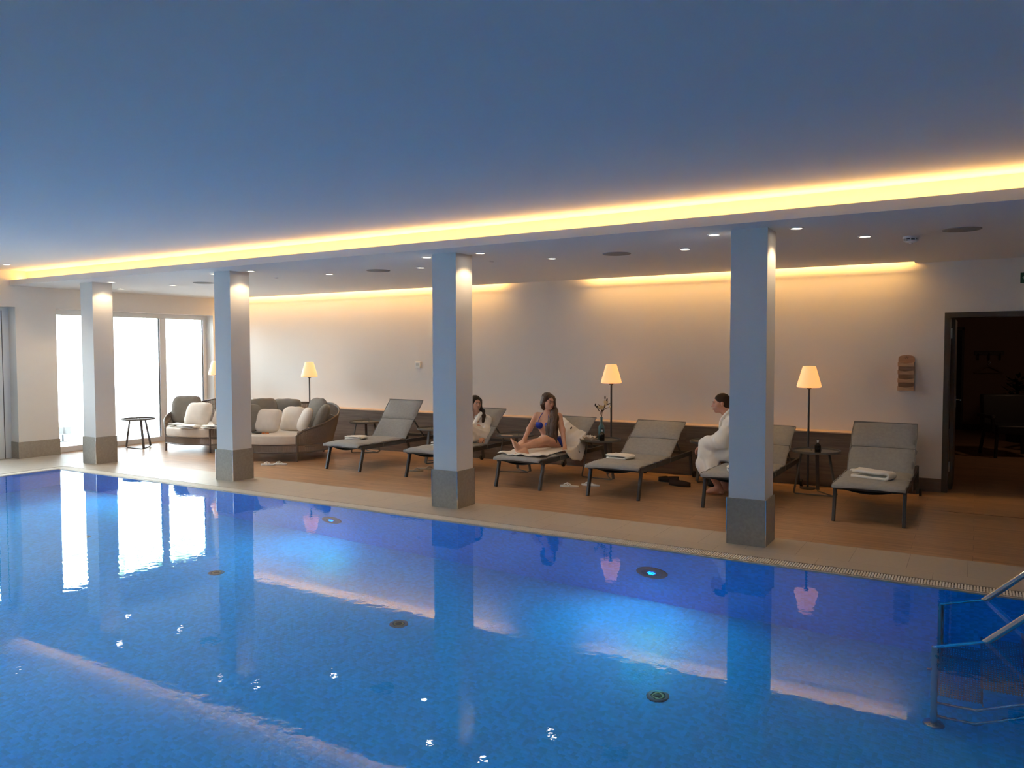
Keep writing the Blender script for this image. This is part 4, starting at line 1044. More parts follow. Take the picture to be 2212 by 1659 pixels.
# ================================================================== PEOPLE (signed-distance bodies turned into one continuous mesh each)
class SDF:
    def __init__(self, lo, hi, h):
        self.lo = np.array(lo, float); self.h = h
        n = np.ceil((np.array(hi) - self.lo) / h).astype(int) + 1
        self.ax = [self.lo[i] + h * np.arange(n[i]) for i in range(3)]
        self.D = np.full(tuple(n), 1.0, np.float32)
    def _sub(self, lo, hi, pad):
        s = []
        for i in range(3):
            a = int(max(0, np.floor((lo[i] - pad - self.lo[i]) / self.h))); b_ = int(min(self.D.shape[i], np.ceil((hi[i] + pad - self.lo[i]) / self.h) + 1))
            if b_ <= a: return None
            s.append(slice(a, b_))
        X = self.ax[0][s[0]][:, None, None]; Y = self.ax[1][s[1]][None, :, None]; Z = self.ax[2][s[2]][None, None, :]
        return tuple(s), X, Y, Z
    def _mix(self, s, d, k, op):
        A = self.D[s]
        if op == 'u':
            if k > 0: hh = np.clip(.5 + .5 * (A - d) / k, 0, 1); self.D[s] = A * (1 - hh) + d * hh - k * hh * (1 - hh)
            else: self.D[s] = np.minimum(A, d)
        elif op == 's':
            d = -d
            if k > 0: hh = np.clip(.5 - .5 * (A - d) / k, 0, 1); self.D[s] = A * (1 - hh) + d * hh + k * hh * (1 - hh)
            else: self.D[s] = np.maximum(A, d)
    def cone(self, a, b, ra, rb, k=.02, op='u'):
        a = np.array(a, float); b = np.array(b, float); R = max(ra, rb)
        q = self._sub(np.minimum(a, b) - R, np.maximum(a, b) + R, k + 3 * self.h)
        if q is None: return self
        s, X, Y, Z = q; ba = b - a; L = max(1e-9, ba @ ba)
        t = np.clip(((X - a[0]) * ba[0] + (Y - a[1]) * ba[1] + (Z - a[2]) * ba[2]) / L, 0, 1)
        d = np.sqrt((X - a[0] - t * ba[0]) ** 2 + (Y - a[1] - t * ba[1]) ** 2 + (Z - a[2] - t * ba[2]) ** 2) - (ra + (rb - ra) * t)
        self._mix(s, d, k, op); return self
    def chain(self, pts, rs, k=.012):
        for i in range(len(pts) - 1): self.cone(pts[i], pts[i + 1], rs[i], rs[i + 1], k)
        return self
    def ell(self, c, r, M=None, k=.02, op='u'):
        c = np.array(c, float); r = np.array(r, float); R = r.max()
        q = self._sub(c - R, c + R, k + 3 * self.h)
        if q is None: return self
        s, X, Y, Z = q; P = [X - c[0], Y - c[1], Z - c[2]]
        if M is not None: P = [P[0] * M[0][i] + P[1] * M[1][i] + P[2] * M[2][i] for i in range(3)]
        k0 = np.sqrt(sum((P[i] / r[i]) ** 2 for i in range(3))); k1 = np.sqrt(sum((P[i] / r[i] ** 2) ** 2 for i in range(3))) + 1e-9
        self._mix(s, k0 * (k0 - 1) / k1, k, op); return self
    def plane_cut(self, p, n, k=.006):
        n = np.array(n, float); n /= np.linalg.norm(n); X = self.ax[0][:, None, None]; Y = self.ax[1][None, :, None]; Z = self.ax[2][None, None, :]
        d = (X - p[0]) * n[0] + (Y - p[1]) * n[1] + (Z - p[2]) * n[2]          # keep d<0
        hh = np.clip(.5 - .5 * (self.D - d) / k, 0, 1); self.D = self.D * (1 - hh) + d * hh + k * hh * (1 - hh); return self
    def disp(self, fn):
        X = self.ax[0][:, None, None]; Y = self.ax[1][None, :, None]; Z = self.ax[2][None, None, :]
        m = np.abs(self.D) < .06
        self.D = np.where(m, self.D + fn(X, Y, Z), self.D); return self
    def mesh(self):
        D = self.D.copy(); D[0] = 1; D[-1] = 1; D[:, 0] = 1; D[:, -1] = 1; D[:, :, 0] = 1; D[:, :, -1] = 1
        S = D < 0; n = D.shape
        acc = np.zeros((n[0] - 1, n[1] - 1, n[2] - 1, 3)); cnt = np.zeros((n[0] - 1, n[1] - 1, n[2] - 1))
        edges = []
        for a in range(3):
            sl0 = [slice(None)] * 3; sl1 = [slice(None)] * 3; sl0[a] = slice(0, -1); sl1[a] = slice(1, None)
            A = D[tuple(sl0)]; B = D[tuple(sl1)]; cr = (S[tuple(sl0)] != S[tuple(sl1)])
            idx = np.argwhere(cr); va = A[cr]; vb = B[cr]; t = va / (va - vb)
            P = idx.astype(float); P[:, a] += t
            o1, o2 = [(1, 2), (2, 0), (0, 1)][a]
            for d1 in (0, -1):
                for d2 in (0, -1):
                    c = idx.copy(); c[:, o1] += d1; c[:, o2] += d2
                    np.add.at(acc, (c[:, 0], c[:, 1], c[:, 2]), P); np.add.at(cnt, (c[:, 0], c[:, 1], c[:, 2]), 1)
            edges.append((a, o1, o2, idx, va < 0))
        vid = np.full(cnt.shape, -1, int); m = cnt > 0; vid[m] = np.arange(m.sum())
        V = acc[m] / cnt[m][:, None] * self.h + self.lo
        F = []
        for a, o1, o2, idx, inside in edges:
            q = []
            for d1, d2 in ((0, 0), (-1, 0), (-1, -1), (0, -1)):
                c = idx.copy(); c[:, o1] += d1; c[:, o2] += d2; q.append(vid[c[:, 0], c[:, 1], c[:, 2]])
            q = np.stack(q, 1); q[~inside] = q[~inside][:, ::-1]; F.append(q)
        return V, np.concatenate(F)
    def build(self, name, mats, parent, colour=None, iters=1):
        V, F = self.mesh(); l = parent.matrix_basis.translation
        me = bpy.data.meshes.new(name); Vl = V - np.array([l.x, l.y, l.z])
        me.from_pydata([], [], []) if False else me.from_pydata(Vl.tolist(), [], F.tolist())
        if not isinstance(mats, (list, tuple)): mats = [mats]
        for m in mats: me.materials.append(m)
        if colour is not None:
            C = V[F].mean(1); me.polygons.foreach_set('material_index', colour(C).astype(int).tolist())
        me.polygons.foreach_set('use_smooth', [True] * len(me.polygons)); me.update()
        o = bpy.data.objects.new(name, me); col.objects.link(o); o.parent = parent
        sm = o.modifiers.new('smooth', 'SMOOTH'); sm.factor = .5; sm.iterations = iters
        return o

def frame(fwd, up=(0, 0, 1)):
    f = Vector(fwd).normalized(); r = f.cross(Vector(up)).normalized(); u = r.cross(f).normalized()
    return np.array([[r.x, f.x, u.x], [r.y, f.y, u.y], [r.z, f.z, u.z]])       # columns right, forward, up
def hp(c, M, p, s): return np.array(c) + M @ (np.array(p) * s)

def add_head(S, c, fwd, s=1.0, male=False, up=(0, 0, 1)):
    M = frame(fwd, up)
    def P(p): return hp(c, M, p, s)
    def E(p, r, k=.012, op='u'): S.ell(P(p), np.array(r) * s, M, k * s, op)
    E((0, -.018, .034), (.073, .090, .082)); E((0, .024, -.022), (.060, .066, .078), .03)
    jw = .050 if male else .044
    E((0, .022, -.070), (jw, .052, .034), .03); E((0, .062, -.094), (.021, .020, .017), .022)
    for q in (-1, 1):
        E((q * .037, .052, -.028), (.020, .022, .022), .02)
        E((q * .029, .086, .004), (.018, .012, .011), .010, 's'); E((q * .029, .070, .003), (.0125, .0125, .0125), .004)
        S.cone(P((q * .008, .090, .020)), P((q * .042, .078, .022)), .007 * s, .006 * s, .012 * s)
        E((q * .075, -.006, -.008), (.008, .018, .030), .006); E((q * .012, .096, -.036), (.008, .009, .007), .008)
    S.cone(P((0, .086, .012)), P((0, .108, -.032)), .007 * s, .0105 * s, .010 * s)
    E((0, .088, -.060), (.020, .011, .0055), .006); E((0, .087, -.070), (.017, .011, .006), .006)
    return M, P
def add_face(M, P, s, parent, brow, male=False):
    Mr = Matrix(M.tolist())
    for q in (-1, 1):
        b = MB(); b.ell(P((q * .029, .0785, .0025)), (.0125 * s, .0065 * s, .0062 * s), 14, 8, rot=Mr); e = b.build('eye', m_eyewhite, parent, world=True)
        b = MB(); b.ell(P((q * .0285, .0825, .0025)), (.0052 * s, .0034 * s, .0052 * s), 12, 8, rot=Mr); o = b.build('iris', m_eye, parent, world=True); o.parent = e
        b = MB(); b.tube([tuple(P((q * x, y, z))) for x, y, z in ((.012, .0955, .0195), (.026, .0925, .0235), (.038, .086, .0235), (.047, .077, .0185))], [.0018 * s, .0026 * s, .0022 * s, .0010 * s], 8); b.build('eyebrow', brow, parent, world=True)
        b = MB(); b.tube([tuple(P((q * x, y, z))) for x, y, z in ((.0165, .0845, .0045), (.024, .0865, .0088), (.034, .0845, .0088), (.0425, .0765, .0035))], .0011 * s, 6); b.build('lashes', m_eye, parent, world=True)
    b = MB(); b.tube([tuple(P(p)) for p in ((-.021, .0875, -.0655), (-.011, .0955, -.0630), (-.003, .0985, -.0612), (0, .0982, -.0620), (.003, .0985, -.0612), (.011, .0955, -.0630), (.021, .0875, -.0655))], [.001, .0036, .0042, .0038, .0042, .0036, .001] if not male else [.001, .0026, .003, .0028, .003, .0026, .001], 10)
    b.tube([tuple(P(p)) for p in ((-.020, .0875, -.0665), (-.009, .0955, -.0700), (0, .0975, -.0708), (.009, .0955, -.0700), (.020, .0875, -.0665))], [.001, .0042, .0048, .0042, .001] if not male else [.001, .003, .0034, .003, .001], 10)
    b.build('lips', m_lip, parent, world=True)
def spath(pts, n=8):
    out = []; P_ = [Vector(p) for p in pts]; P_ = [P_[0]] + P_ + [P_[-1]]
    for i in range(1, len(P_) - 2):
        for k in range(n):
            t = k / n; a, b_, c, d = P_[i - 1], P_[i], P_[i + 1], P_[i + 2]
            out.append(tuple(.5 * ((2 * b_) + (c - a) * t + (2 * a - 5 * b_ + 4 * c - d) * t * t + (3 * b_ - a - 3 * c + d) * t ** 3)))
    out.append(tuple(P_[-2])); return out
def collar(pts, r0, parent, flat=.55):
    b = MB(); q = spath(pts); n = len(q); b.tube(q, [r0 * (.55 + .45 * sin(pi * min(1, (i + 2) / (n + 3))) ** .5) for i in range(n)], 16, flat=flat); return b
def add_hand(S, w, d, n, s=1.0, curl=.5, side=1, spread=.25):
    """w wrist, d direction of the fingers, n back-of-hand normal, side +1/-1 puts the thumb to the right or left of d"""
    d = Vector(d).normalized(); n = Vector(n); n = (n - d * n.dot(d)).normalized(); a = d.cross(n).normalized() * side
    w = Vector(w)
    k = .010 * s
    S.cone(tuple(w), tuple(w + d * .030 * s), .020 * s, .024 * s, .02)
    for i in range(4):
        q = (i - 1.5) / 1.5
        S.cone(tuple(w + d * .02 * s + a * (-q * .018 * s)), tuple(w + d * .080 * s + a * (-q * .030 * s)), .014 * s, .0115 * s, .010)
        L = [.078, .088, .082, .062][i] * s; p = w + d * .080 * s - a * q * .030 * s; ang = -.2; pts = [p]
        for fr_, c_ in ((.45, .35), (.32, .45), (.23, .4)):
            ang += curl * c_ * 2.0; dd = d * cos(ang) - n * sin(ang) - a * q * spread * .3; p = p + dd.normalized() * L * fr_; pts.append(p)
        S.chain([tuple(x) for x in pts], [.0098 * s, .0090 * s, .0084 * s, .0074 * s], .004)
    t0 = w + d * .018 * s + a * .018 * s; t1 = t0 + (d * .6 + a * .9 - n * .25).normalized() * .040 * s; t2 = t1 + (d * .9 + a * .35 - n * .3).normalized() * .034 * s; t3 = t2 + (d * 1.0 - n * .35).normalized() * .024 * s
    S.chain([tuple(t0), tuple(t1), tuple(t2), tuple(t3)], [.015 * s, .0125 * s, .0105 * s, .0088 * s], .008)
def add_foot(S, ankle, toe_dir, up, s=1.0, side=1):
    """ankle joint, direction heel to toes, top-of-foot normal"""
    f = Vector(toe_dir).normalized(); u = Vector(up); u = (u - f * u.dot(f)).normalized(); r = f.cross(u).normalized() * side
    A = Vector(ankle); sole = A - u * .062 * s
    def P(x, y, z): return tuple(sole + r * x * s + f * y * s + u * z * s)
    S.cone(tuple(A), P(0, -.028, .030), .032 * s, .030 * s, .02); S.cone(P(0, -.028, .030), P(0, .07, .030), .030 * s, .030 * s, .02)
    S.cone(tuple(A), P(0, .10, .032), .030 * s, .026 * s, .03); S.cone(P(-.012, .07, .026), P(-.018, .130, .020), .026 * s, .020 * s, .015); S.cone(P(.014, .06, .024), P(.022, .118, .018), .024 * s, .018 * s, .015)
    for i, (x, L, rr) in enumerate(((-.030, .030, .0125), (-.010, .030, .0095), (.006, .026, .009), (.020, .021, .0085), (.033, .015, .008))):
        y0 = .142 - abs(i) * .006; S.cone(P(x, y0, .017), P(x, y0 + L, .012), rr * s * 1.05, rr * s * .9, .004)
def glasses(M, P, s, parent):
    b = MB()
    for q in (-1, 1):
        b.tube([tuple(P((q * .030 + .021 * cos(a), .101 - .004 * abs(cos(a)), .002 + .015 * sin(a)))) for a in [2 * pi * k / 20 for k in range(20)]], .0013, 6, closed=True)
        b.tube([tuple(P((q * .051, .097, .006))), tuple(P((q * .073, .05, .006))), tuple(P((q * .078, -.01, .004)))], .0014, 6)
    b.tube([tuple(P((-.010, .102, .006))), tuple(P((0, .106, .009))), tuple(P((.010, .102, .006)))], .0013, 6)
    b.build('glasses', m_black, parent, world=True)
m_eyewhite = mat('eye_white', (.62, .58, .55), .3); SK = m_skin; SK2 = m_skin2
n3 = lambda X, Y, Z, a, b, c: np.sin(X * a + 1.3 * np.sin(Z * c * .7)) * np.sin(Y * b + .9 * np.sin(X * a * .6)) * np.sin(Z * c + 1.1 * np.sin(Y * b * .5))

# ---------------------------------------------------------- woman in the blue bikini
def person_bikini():
    t = empty('person', (-4.70, 8.78, SEATZ), 0, 'person with long brown hair in a blue bikini sitting on a draped lounger, looking right', 'person')
    S = SDF((-5.12, 7.88, .34), (-4.26, 9.05, 1.16), .0058)
    hc = (-4.722, 8.815, 1.000); fw = (.93, -.42, -.10)
    hs = .90
    # torso
    S.ell((-4.757, 8.865, .705), (.150, .088, .120), frame((.20, -1, .12)), .05)
    S.ell((-4.745, 8.875, .590), (.106, .078, .105), None, .06)
    S.ell((-4.715, 8.890, .470), (.152, .108, .080), frame((.1, -1, 0)), .06)
    S.cone((-4.79, 8.93, .455), (-4.64, 8.93, .455), .070, .070, .05)
    S.cone((-4.90, 8.868, .800), (-4.61, 8.868, .805), .048, .048, .04)
    S.cone((-4.755, 8.880, .80), (-4.735, 8.845, .93), .050, .044, .035); S.cone((-4.755, 8.885, .80), (-4.757, 8.88, .84), .075, .05, .05)
    for x, y in ((-4.828, 8.795), (-4.690, 8.790)): S.ell((x, y, .700), (.056, .050, .052), None, .03)
    # arms
    S.chain([(-4.915, 8.86, .795), (-4.935, 8.70, .640), (-4.893, 8.47, .505)], [.046, .034, .023], .03)
    add_hand(S, (-4.893, 8.47, .505), (.30, -.92, -.20), (-.5, -.1, .8), .84, .35, 1)
    S.chain([(-4.590, 8.86, .800), (-4.520, 8.82, .640), (-4.425, 8.70, .452)], [.046, .034, .023], .03)
    add_hand(S, (-4.425, 8.70, .452), (.22, -.55, -.80), (.85, -.2, .35), .86, .45, -1)
    # near leg, knee raised
    S.chain([(-4.635, 8.86, .448), (-4.573, 8.47, .545)], [.064, .052], .03)
    S.chain([(-4.573, 8.47, .545), (-4.650, 8.33, .508), (-4.765, 8.15, .462)], [.052, .047, .031], .03)
    add_foot(S, (-4.765, 8.15, .462), (-.20, -.35, .92), (.55, .75, .35), .86, -1)
    # far leg folded flat underneath
    S.chain([(-4.79, 8.86, .460), (-4.930, 8.50, .448)], [.076, .056], .05)
    S.chain([(-4.930, 8.50, .450), (-4.85, 8.34, .436), (-4.70, 8.17, .428)], [.056, .050, .034], .03)
    add_foot(S, (-4.70, 8.17, .428), (-.55, -.75, .06), (-.30, .25, .93), .84, 1)
    M, P = add_head(S, hc, fw, hs)
    S.build('body', SK, t, None, 2)
    # hair: centre parted, long curtain falling in front of the left shoulder
    H = SDF((-4.95, 8.55, .40), (-4.42, 9.02, 1.16), .0058)
    H.ell(P((0, -.022, .037)), np.array((.082, .101, .090)) * hs, M, .01); H.ell(P((0, -.060, -.03)), np.array((.070, .060, .085)) * hs, M, .03)
    H.cone(P((.060, .010, .060)), P((.072, -.035, -.05)), .026 * hs, .022 * hs, .03); H.cone(P((-.060, .030, .055)), P((-.074, .015, -.06)), .026 * hs, .024 * hs, .03)
    H.cone(P((.03, -.075, -.04)), P((.02, -.065, -.115)), .040 * hs, .026 * hs, .03)
    H.ell(P((.006, .094, -.034)), np.array((.068, .068, .106)) * hs, M, .008, 's')
    H.chain([P((-.070, .030, .03)), P((-.082, .022, -.06)), (-4.640, 8.850, .88), (-4.612, 8.795, .79), (-4.605, 8.755, .68), (-4.600, 8.735, .58), (-4.590, 8.725, .50), (-4.585, 8.725, .455)], [.024, .028, .034, .044, .052, .048, .034, .016], .03)
    H.chain([P((-.075, -.02, -.05)), (-4.670, 8.860, .87), (-4.660, 8.785, .77), (-4.672, 8.745, .66), (-4.665, 8.730, .56), (-4.645, 8.72, .48)], [.026, .030, .036, .044, .038, .014], .03)
    H.ell(P((.0, .075, -.085)), np.array((.055, .045, .035)) * hs, M, .006, 's')
    H.disp(lambda X, Y, Z: .0035 * np.sin(X * 260 + 3 * np.sin(Z * 9)) * np.sin(Y * 120 + Z * 3))
    H.build('hair', m_hairbr, t, None, 1)
    glasses(M, P, hs, t); add_face(M, P, hs, t, m_hairbr)
    # bikini top
    B = SDF((-4.93, 8.68, .62), (-4.58, 8.98, .78), .005)
    for x, y in ((-4.828, 8.792), (-4.690, 8.787)): B.ell((x, y, .695), (.062, .056, .056), None, .004)
    B.plane_cut((-4.76, 8.80, .738), (0, -.15, 1)); B.plane_cut((-4.76, 8.83, .70), (0, 1, .2)); B.build('bikini_top', m_bikini, t)
    b = MB()
    b.tube([(-4.838, 8.757, .725), (-4.83, 8.785, .79), (-4.805, 8.845, .862), (-4.782, 8.905, .885)], .0045, 6)
    b.tube([(-4.69, 8.752, .725), (-4.70, 8.78, .80), (-4.735, 8.87, .87), (-4.782, 8.905, .885)], .0045, 6)
    b.tube([(-4.885, 8.80, .675), (-4.905, 8.87, .675), (-4.84, 8.958, .675), (-4.75, 8.965, .675), (-4.65, 8.945, .675), (-4.61, 8.87, .675), (-4.63, 8.80, .675)], .0045, 6)
    b.tube([(-4.782, 8.905, .885), (-4.815, 8.90, .893), (-4.822, 8.905, .868), (-4.79, 8.905, .882), (-4.80, 8.91, .85)], .004, 6)
    b.build('halter_strap', m_bikini, t, world=True)
    B = SDF((-4.92, 8.72, .36), (-4.50, 9.04, .58), .0058)
    B.ell((-4.715, 8.880, .482), (.166, .118, .096), frame((.1, -1, 0)), .05); B.cone((-4.80, 8.92, .458), (-4.63, 8.91, .458), .091, .091, .05)
    B.plane_cut((-4.7, 8.88, .545), (0, 0, 1)); B.plane_cut((-4.7, 8.86, .44), (0, -.6, -.8)); B.build('bikini_bottom', m_bikini, t)
person_bikini()

# ---------------------------------------------------------- woman in a white robe, leaning back
def person_robe():
    t = empty('person', (-6.05, 9.0, SEATZ), 0, 'person with long dark hair in a white bathrobe leaning back, half hidden by the column', 'person')
    S = SDF((-6.45, 8.30, .36), (-5.66, 9.50, 1.08), .0062)
    hc = (-6.045, 9.135, .912); hs = .90; fw = (.86, -.50, .02)
    S.cone((-6.08, 9.21, .72), (-6.05, 9.15, .86), .052, .046, .03); S.ell((-6.06, 9.20, .62), (.15, .10, .13), frame((.3, -1, .5)), .05)
    S.cone((-6.20, 9.22, .685), (-5.93, 9.22, .685), .05, .05, .04); S.cone((-6.04, 9.17, .58), (-6.02, 8.98, .47), .11, .12, .06)
    S.chain([(-5.925, 9.22, .68), (-5.865, 9.14, .52), (-5.845, 9.01, .455)], [.046, .036, .024], .03); add_hand(S, (-5.845, 9.01, .455), (.10, -.85, -.35), (.65, .1, .7), .84, .5, -1)
    S.chain([(-6.21, 9.22, .68), (-6.22, 9.08, .54), (-6.12, 8.93, .56)], [.046, .036, .024], .03); add_hand(S, (-6.12, 8.93, .56), (.75, -.5, .1), (-.2, -.3, .9), .84, .5, -1)
    for dx in (-.08, .08):
        S.chain([(-6.03 + dx, 9.0, .47), (-6.06 + dx, 8.72, .60), (-6.10 + dx * .8, 8.52, .44)], [.085, .060, .036], .05); add_foot(S, (-6.10 + dx * .8, 8.52, .455), (-.1, -1, -.12), (0, .1, 1), .84, 1)
    M, P = add_head(S, hc, fw, hs); S.build('body', SK, t, None, 2)
    H = SDF((-6.25, 8.98, .64), (-5.84, 9.34, 1.08), .006)
    H.ell(P((0, -.024, .038)), np.array((.086, .102, .091)) * hs, M, .01); H.ell(P((0, -.055, -.03)), np.array((.082, .065, .085)) * hs, M, .03)
    for q in (-1, 1): H.cone(P((q * .068, .018, .045)), P((q * .076, -.012, -.08)), .026 * hs, .026 * hs, .03)
    H.ell(P((0, .088, -.030)), np.array((.060, .066, .098)) * hs, M, .008, 's')
    H.chain([P((-.070, .0, .0)), P((-.080, -.01, -.08)), (-5.960, 9.19, .80), (-5.925, 9.155, .735), (-5.915, 9.125, .67), (-5.92, 9.11, .64)], [.024, .026, .026, .024, .018, .008], .02)
    H.chain([P((.07, -.02, -.03)), P((.078, -.03, -.11)), (-6.12, 9.10, .74), (-6.13, 9.07, .68)], [.024, .026, .022, .010], .02)
    H.ell(P((.0, .080, -.085)), np.array((.060, .060, .040)) * hs, M, .006, 's')
    H.disp(lambda X, Y, Z: .0035 * np.sin(X * 240 + 3 * np.sin(Z * 11)) * np.sin(Y * 110 + Z * 5)); H.build('hair', m_hairdk, t)
    add_face(M, P, hs, t, m_hairdk)
    R = SDF((-6.50, 8.48, .37), (-5.66, 9.44, .86), .0072)
    R.ell((-6.06, 9.205, .62), (.170, .115, .145), frame((.3, -1, .5)), .05); R.cone((-6.23, 9.225, .685), (-5.91, 9.225, .685), .068, .068, .05)
    R.cone((-6.04, 9.17, .56), (-6.03, 8.98, .48), .125, .125, .05)
    R.chain([(-5.92, 9.22, .68), (-5.868, 9.14, .53), (-5.852, 9.045, .475)], [.062, .056, .046], .02); R.chain([(-6.22, 9.22, .68), (-6.23, 9.08, .55), (-6.15, 8.96, .56)], [.072, .070, .06], .03)
    for dx in (-.09, .09): R.chain([(-6.03 + dx, 9.0, .49), (-6.06 + dx, 8.74, .585), (-6.09 + dx, 8.60, .47)], [.110, .092, .085], .06)
    R.cone((-5.94, 8.98, .455), (-5.90, 8.80, .44), .07, .05, .05)
    R.ell((-6.045, 9.06, .775), (.055, .07, .10), frame((.2, -1, 0)), .02, 's')
    R.disp(lambda X, Y, Z: .010 * np.sin(X * 38 + 2.5 * np.sin(Z * 9 + Y * 4)) * np.sin(Y * 26 + Z * 34) + .004 * n3(X, Y, Z, 75, 66, 40)); R.build('bathrobe', m_terry, t)
    b = collar([(-6.14, 9.24, .80), (-6.125, 9.14, .775), (-6.09, 9.07, .70), (-6.04, 9.035, .61)], .034, t); c2 = collar([(-5.985, 9.25, .80), (-5.975, 9.15, .77), (-5.985, 9.08, .70), (-6.03, 9.03, .60)], .034, t); b.add(c2.v, c2.f)
    b.build('shawl_collar', m_terry, t, world=True)
person_robe()

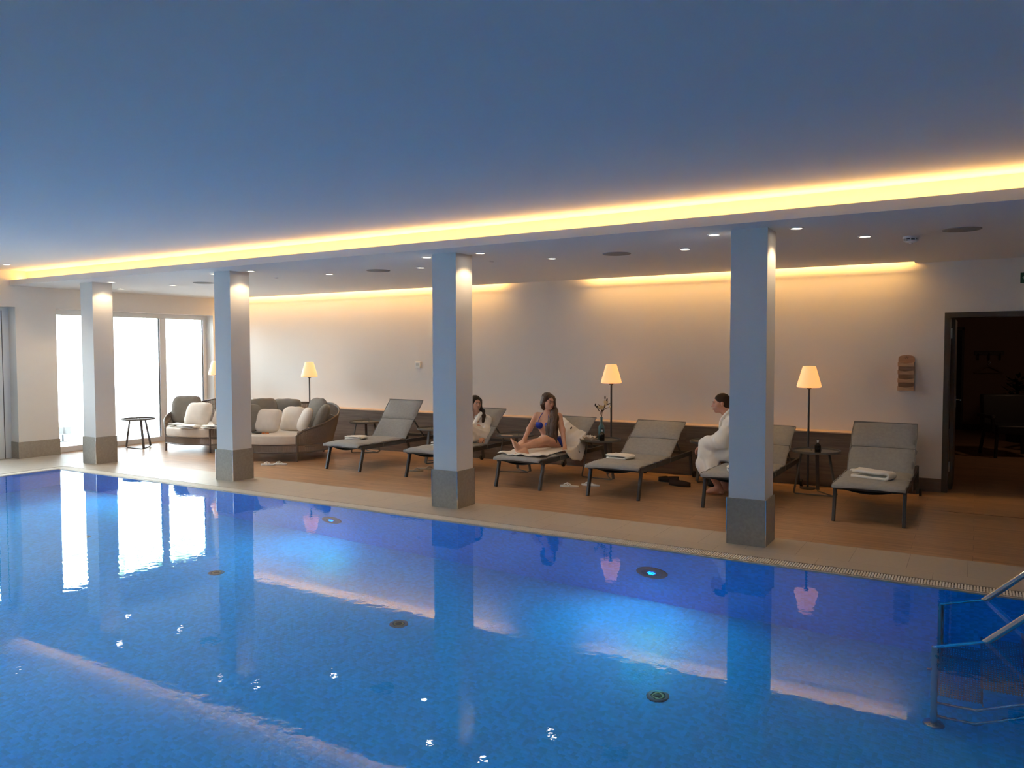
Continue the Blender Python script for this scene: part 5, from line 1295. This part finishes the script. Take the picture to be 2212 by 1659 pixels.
# ---------------------------------------------------------- man in a white robe, sitting sideways, feet on the floor
def person_man():
    t = empty('person', (-2.36, 8.86, 0), 0, 'person with short dark hair in a white bathrobe sitting sideways on a lounger facing left', 'person')
    S = SDF((-2.90, 8.52, -.01), (-1.92, 9.14, 1.20), .0064)
    hc = (-2.505, 8.852, 1.045); hs = .95; fw = (-.93, -.36, -.06)
    S.cone((-2.40, 8.865, .87), (-2.475, 8.856, .98), .058, .054, .03)
    S.ell((-2.31, 8.865, .77), (.19, .12, .14), frame((-1, -.05, .1)), .05)
    S.cone((-2.33, 8.70, .83), (-2.33, 9.03, .83), .055, .055, .05)
    S.cone((-2.28, 8.865, .72), (-2.18, 8.875, .50), .125, .13, .06)
    S.cone((-2.17, 8.79, .475), (-2.17, 8.96, .475), .09, .09, .05)
    # legs
    for dy, z, ax, ay in ((-.085, .492, -2.500, 8.775), (.095, .492, -2.470, 8.975)):
        S.chain([(-2.19, 8.87 + dy, .480), (-2.655, 8.86 + dy, .470)], [.092, .064], .05)
        S.chain([(-2.655, 8.86 + dy, .470), (-2.60, 8.86 + dy, .30), (ax, ay, .095)], [.062, .060, .036], .03)
        add_foot(S, (ax, ay, .078), (-1, -.25, 0), (0, 0, 1), 1.0, 1)
    # arms resting on the knees
    for dy, sd in ((-.17, 1), (.17, -1)):
        S.chain([(-2.335, 8.865 + dy, .83), (-2.45, 8.865 + dy * 1.12, .62), (-2.68, 8.865 + dy * .6, .575)], [.055, .044, .029], .03)
        add_hand(S, (-2.68, 8.865 + dy * .6, .575), (-.75, -.25 * dy, -.62), (-.45, 0, .8), .98, .55, sd)
    M, P = add_head(S, hc, fw, hs, True); S.build('body', SK2, t, None, 2)
    H = SDF((-2.66, 8.70, .95), (-2.34, 9.00, 1.20), .005)
    H.ell(P((0, -.019, .036)), np.array((.0775, .0955, .0855)) * hs, M, .004); H.ell(P((0, -.052, -.028)), np.array((.066, .050, .050)) * hs, M, .02); H.plane_cut(P((0, -.02, -.055)), tuple(M @ np.array((0, .30, -1)))); H.plane_cut(P((0, .072, .060)), tuple(M @ np.array((0, 1, -.55)))); H.ell(P((0, .075, -.045)), np.array((.10, .062, .070)) * hs, M, .006, 's')
    for q in (-1, 1): H.ell(P((q * .079, -.004, -.012)), np.array((.020, .021, .034)) * hs, M, .004, 's')
    H.disp(lambda X, Y, Z: .0016 * n3(X, Y, Z, 160, 170, 150)); H.build('hair', m_hairsh, t)
    add_face(M, P, hs, t, m_hairsh, True)
    R = SDF((-2.92, 8.46, .20), (-1.92, 9.22, 1.00), .0075)
    R.ell((-2.30, 8.865, .77), (.215, .155, .175), frame((-1, -.05, .1)), .05); R.cone((-2.34, 8.69, .83), (-2.34, 9.04, .83), .078, .078, .05)
    R.cone((-2.375, 8.79, .90), (-2.375, 8.94, .90), .05, .05, .04)
    R.cone((-2.27, 8.865, .70), (-2.17, 8.875, .52), .165, .17, .06); R.cone((-2.15, 8.80, .50), (-2.15, 8.95, .50), .125, .125, .06)
    for dy in (-.175, .175):
        R.chain([(-2.34, 8.865 + dy, .83), (-2.44, 8.865 + dy * 1.15, .64), (-2.655, 8.865 + dy * .68, .595)], [.088, .085, .062], .03)
    for dy in (-.085, .095): R.chain([(-2.20, 8.87 + dy, .50), (-2.655, 8.865 + dy, .485)], [.125, .088], .05)
    R.chain([(-2.650, 8.78, .455), (-2.665, 8.76, .34), (-2.635, 8.72, .265)], [.088, .082, .070], .05); R.chain([(-2.650, 8.95, .455), (-2.64, 8.96, .34), (-2.62, 8.95, .27)], [.088, .085, .075], .05)
    R.cone((-2.63, 8.80, .33), (-2.63, 8.94, .33), .09, .09, .05); R.cone((-2.55, 8.74, .42), (-2.56, 8.66, .30), .07, .045, .06)
    R.ell((-2.475, 8.855, .985), (.062, .078, .085), None, .012, 's')
    R.plane_cut((-2.6, 8.8, .225), (.25, -.2, -1))
    R.disp(lambda X, Y, Z: .007 * np.sin((Y + X * .5) * 62 + 2.5 * np.sin(Z * 7 + X * 5)) * np.clip((X + 2.36) * -8 + .4, .3, 1) + .006 * np.sin(X * 34 + Z * 30 + 2 * np.sin(Y * 12)) + .003 * n3(X, Y, Z, 64, 66, 30)); R.build('bathrobe', m_terry, t)
    b = collar([(-2.50, 8.80, .74), (-2.475, 8.765, .86), (-2.40, 8.765, .955), (-2.345, 8.80, .995), (-2.325, 8.865, 1.01), (-2.345, 8.93, .995), (-2.40, 8.965, .955), (-2.475, 8.965, .86), (-2.50, 8.93, .74)], .034, t)
    b.build('shawl_collar', m_terry, t, world=True)
    b = MB(); b.tube([(-2.475, 8.70, .20), (-2.49, 8.72, .33)], [.055, .07], 14); b.build('trouser_hem', m_terry, t, world=True)
person_man()

# ---------------------------------------------------------- white robe draped over the third lounger
def draped_robe():
    t = empty('bathrobe', (-4.70, 7.98, SEATZ), 0, 'white bathrobe spread over the lounger under the woman in the bikini', 'bathrobe')
    ca, sa = cos(radians(33.5)), sin(radians(33.5))
    def prof(s):
        if s < 1.0: return s, .004, (0, 1)
        q = s - 1.0; return 1.0 + q * ca, .004 + q * sa, (-sa, ca)
    def f(u, v):
        # u across (0 left .. 1 right), v along
        top = 1.62 - .42 * max(0, u - .25); s = .035 + .02 * sin(u * 9) + v * (top - .07); y, z, n = prof(min(s, 1.66))
        x = -.295 + .012 * sin(v * 15) + u * (.595 + .012 * sin(v * 14 + 1) + .16 * max(0, sin(min(1, max(0, (s - .62) / .75)) * pi)))
        w = .008 + .010 * (1 + sin(x * 22 + s * 9 + 2 * sin(s * 5))) * (.6 + .4 * sin(s * 13)) + .006 * sin(x * 47 - s * 21)
        if s > .85: w += .020 * (1 + sin(u * 8 - s * 6)) * min(1, (s - .85) * 4)
        dz = 0
        if x > .325: over = x - .325; dz = -1.6 * over; x = .325 + over * .35
        if x < -.31: dz = -.02
        return (x, y + n[0] * w, max(z, .0) + n[1] * w + dz + .002)
    b = MB(); b.grid(f, 54, 110); b.build('cloth', m_terry, t, solid=-.010, angle=80)
    b = MB(); b.ell((.10, 1.25, .235), (.012, .006, .020), 10, 6, rot=Matrix.Rotation(radians(-40), 3, 'X')); b.build('embroidered_mark', m_shoebr, t)
draped_robe()
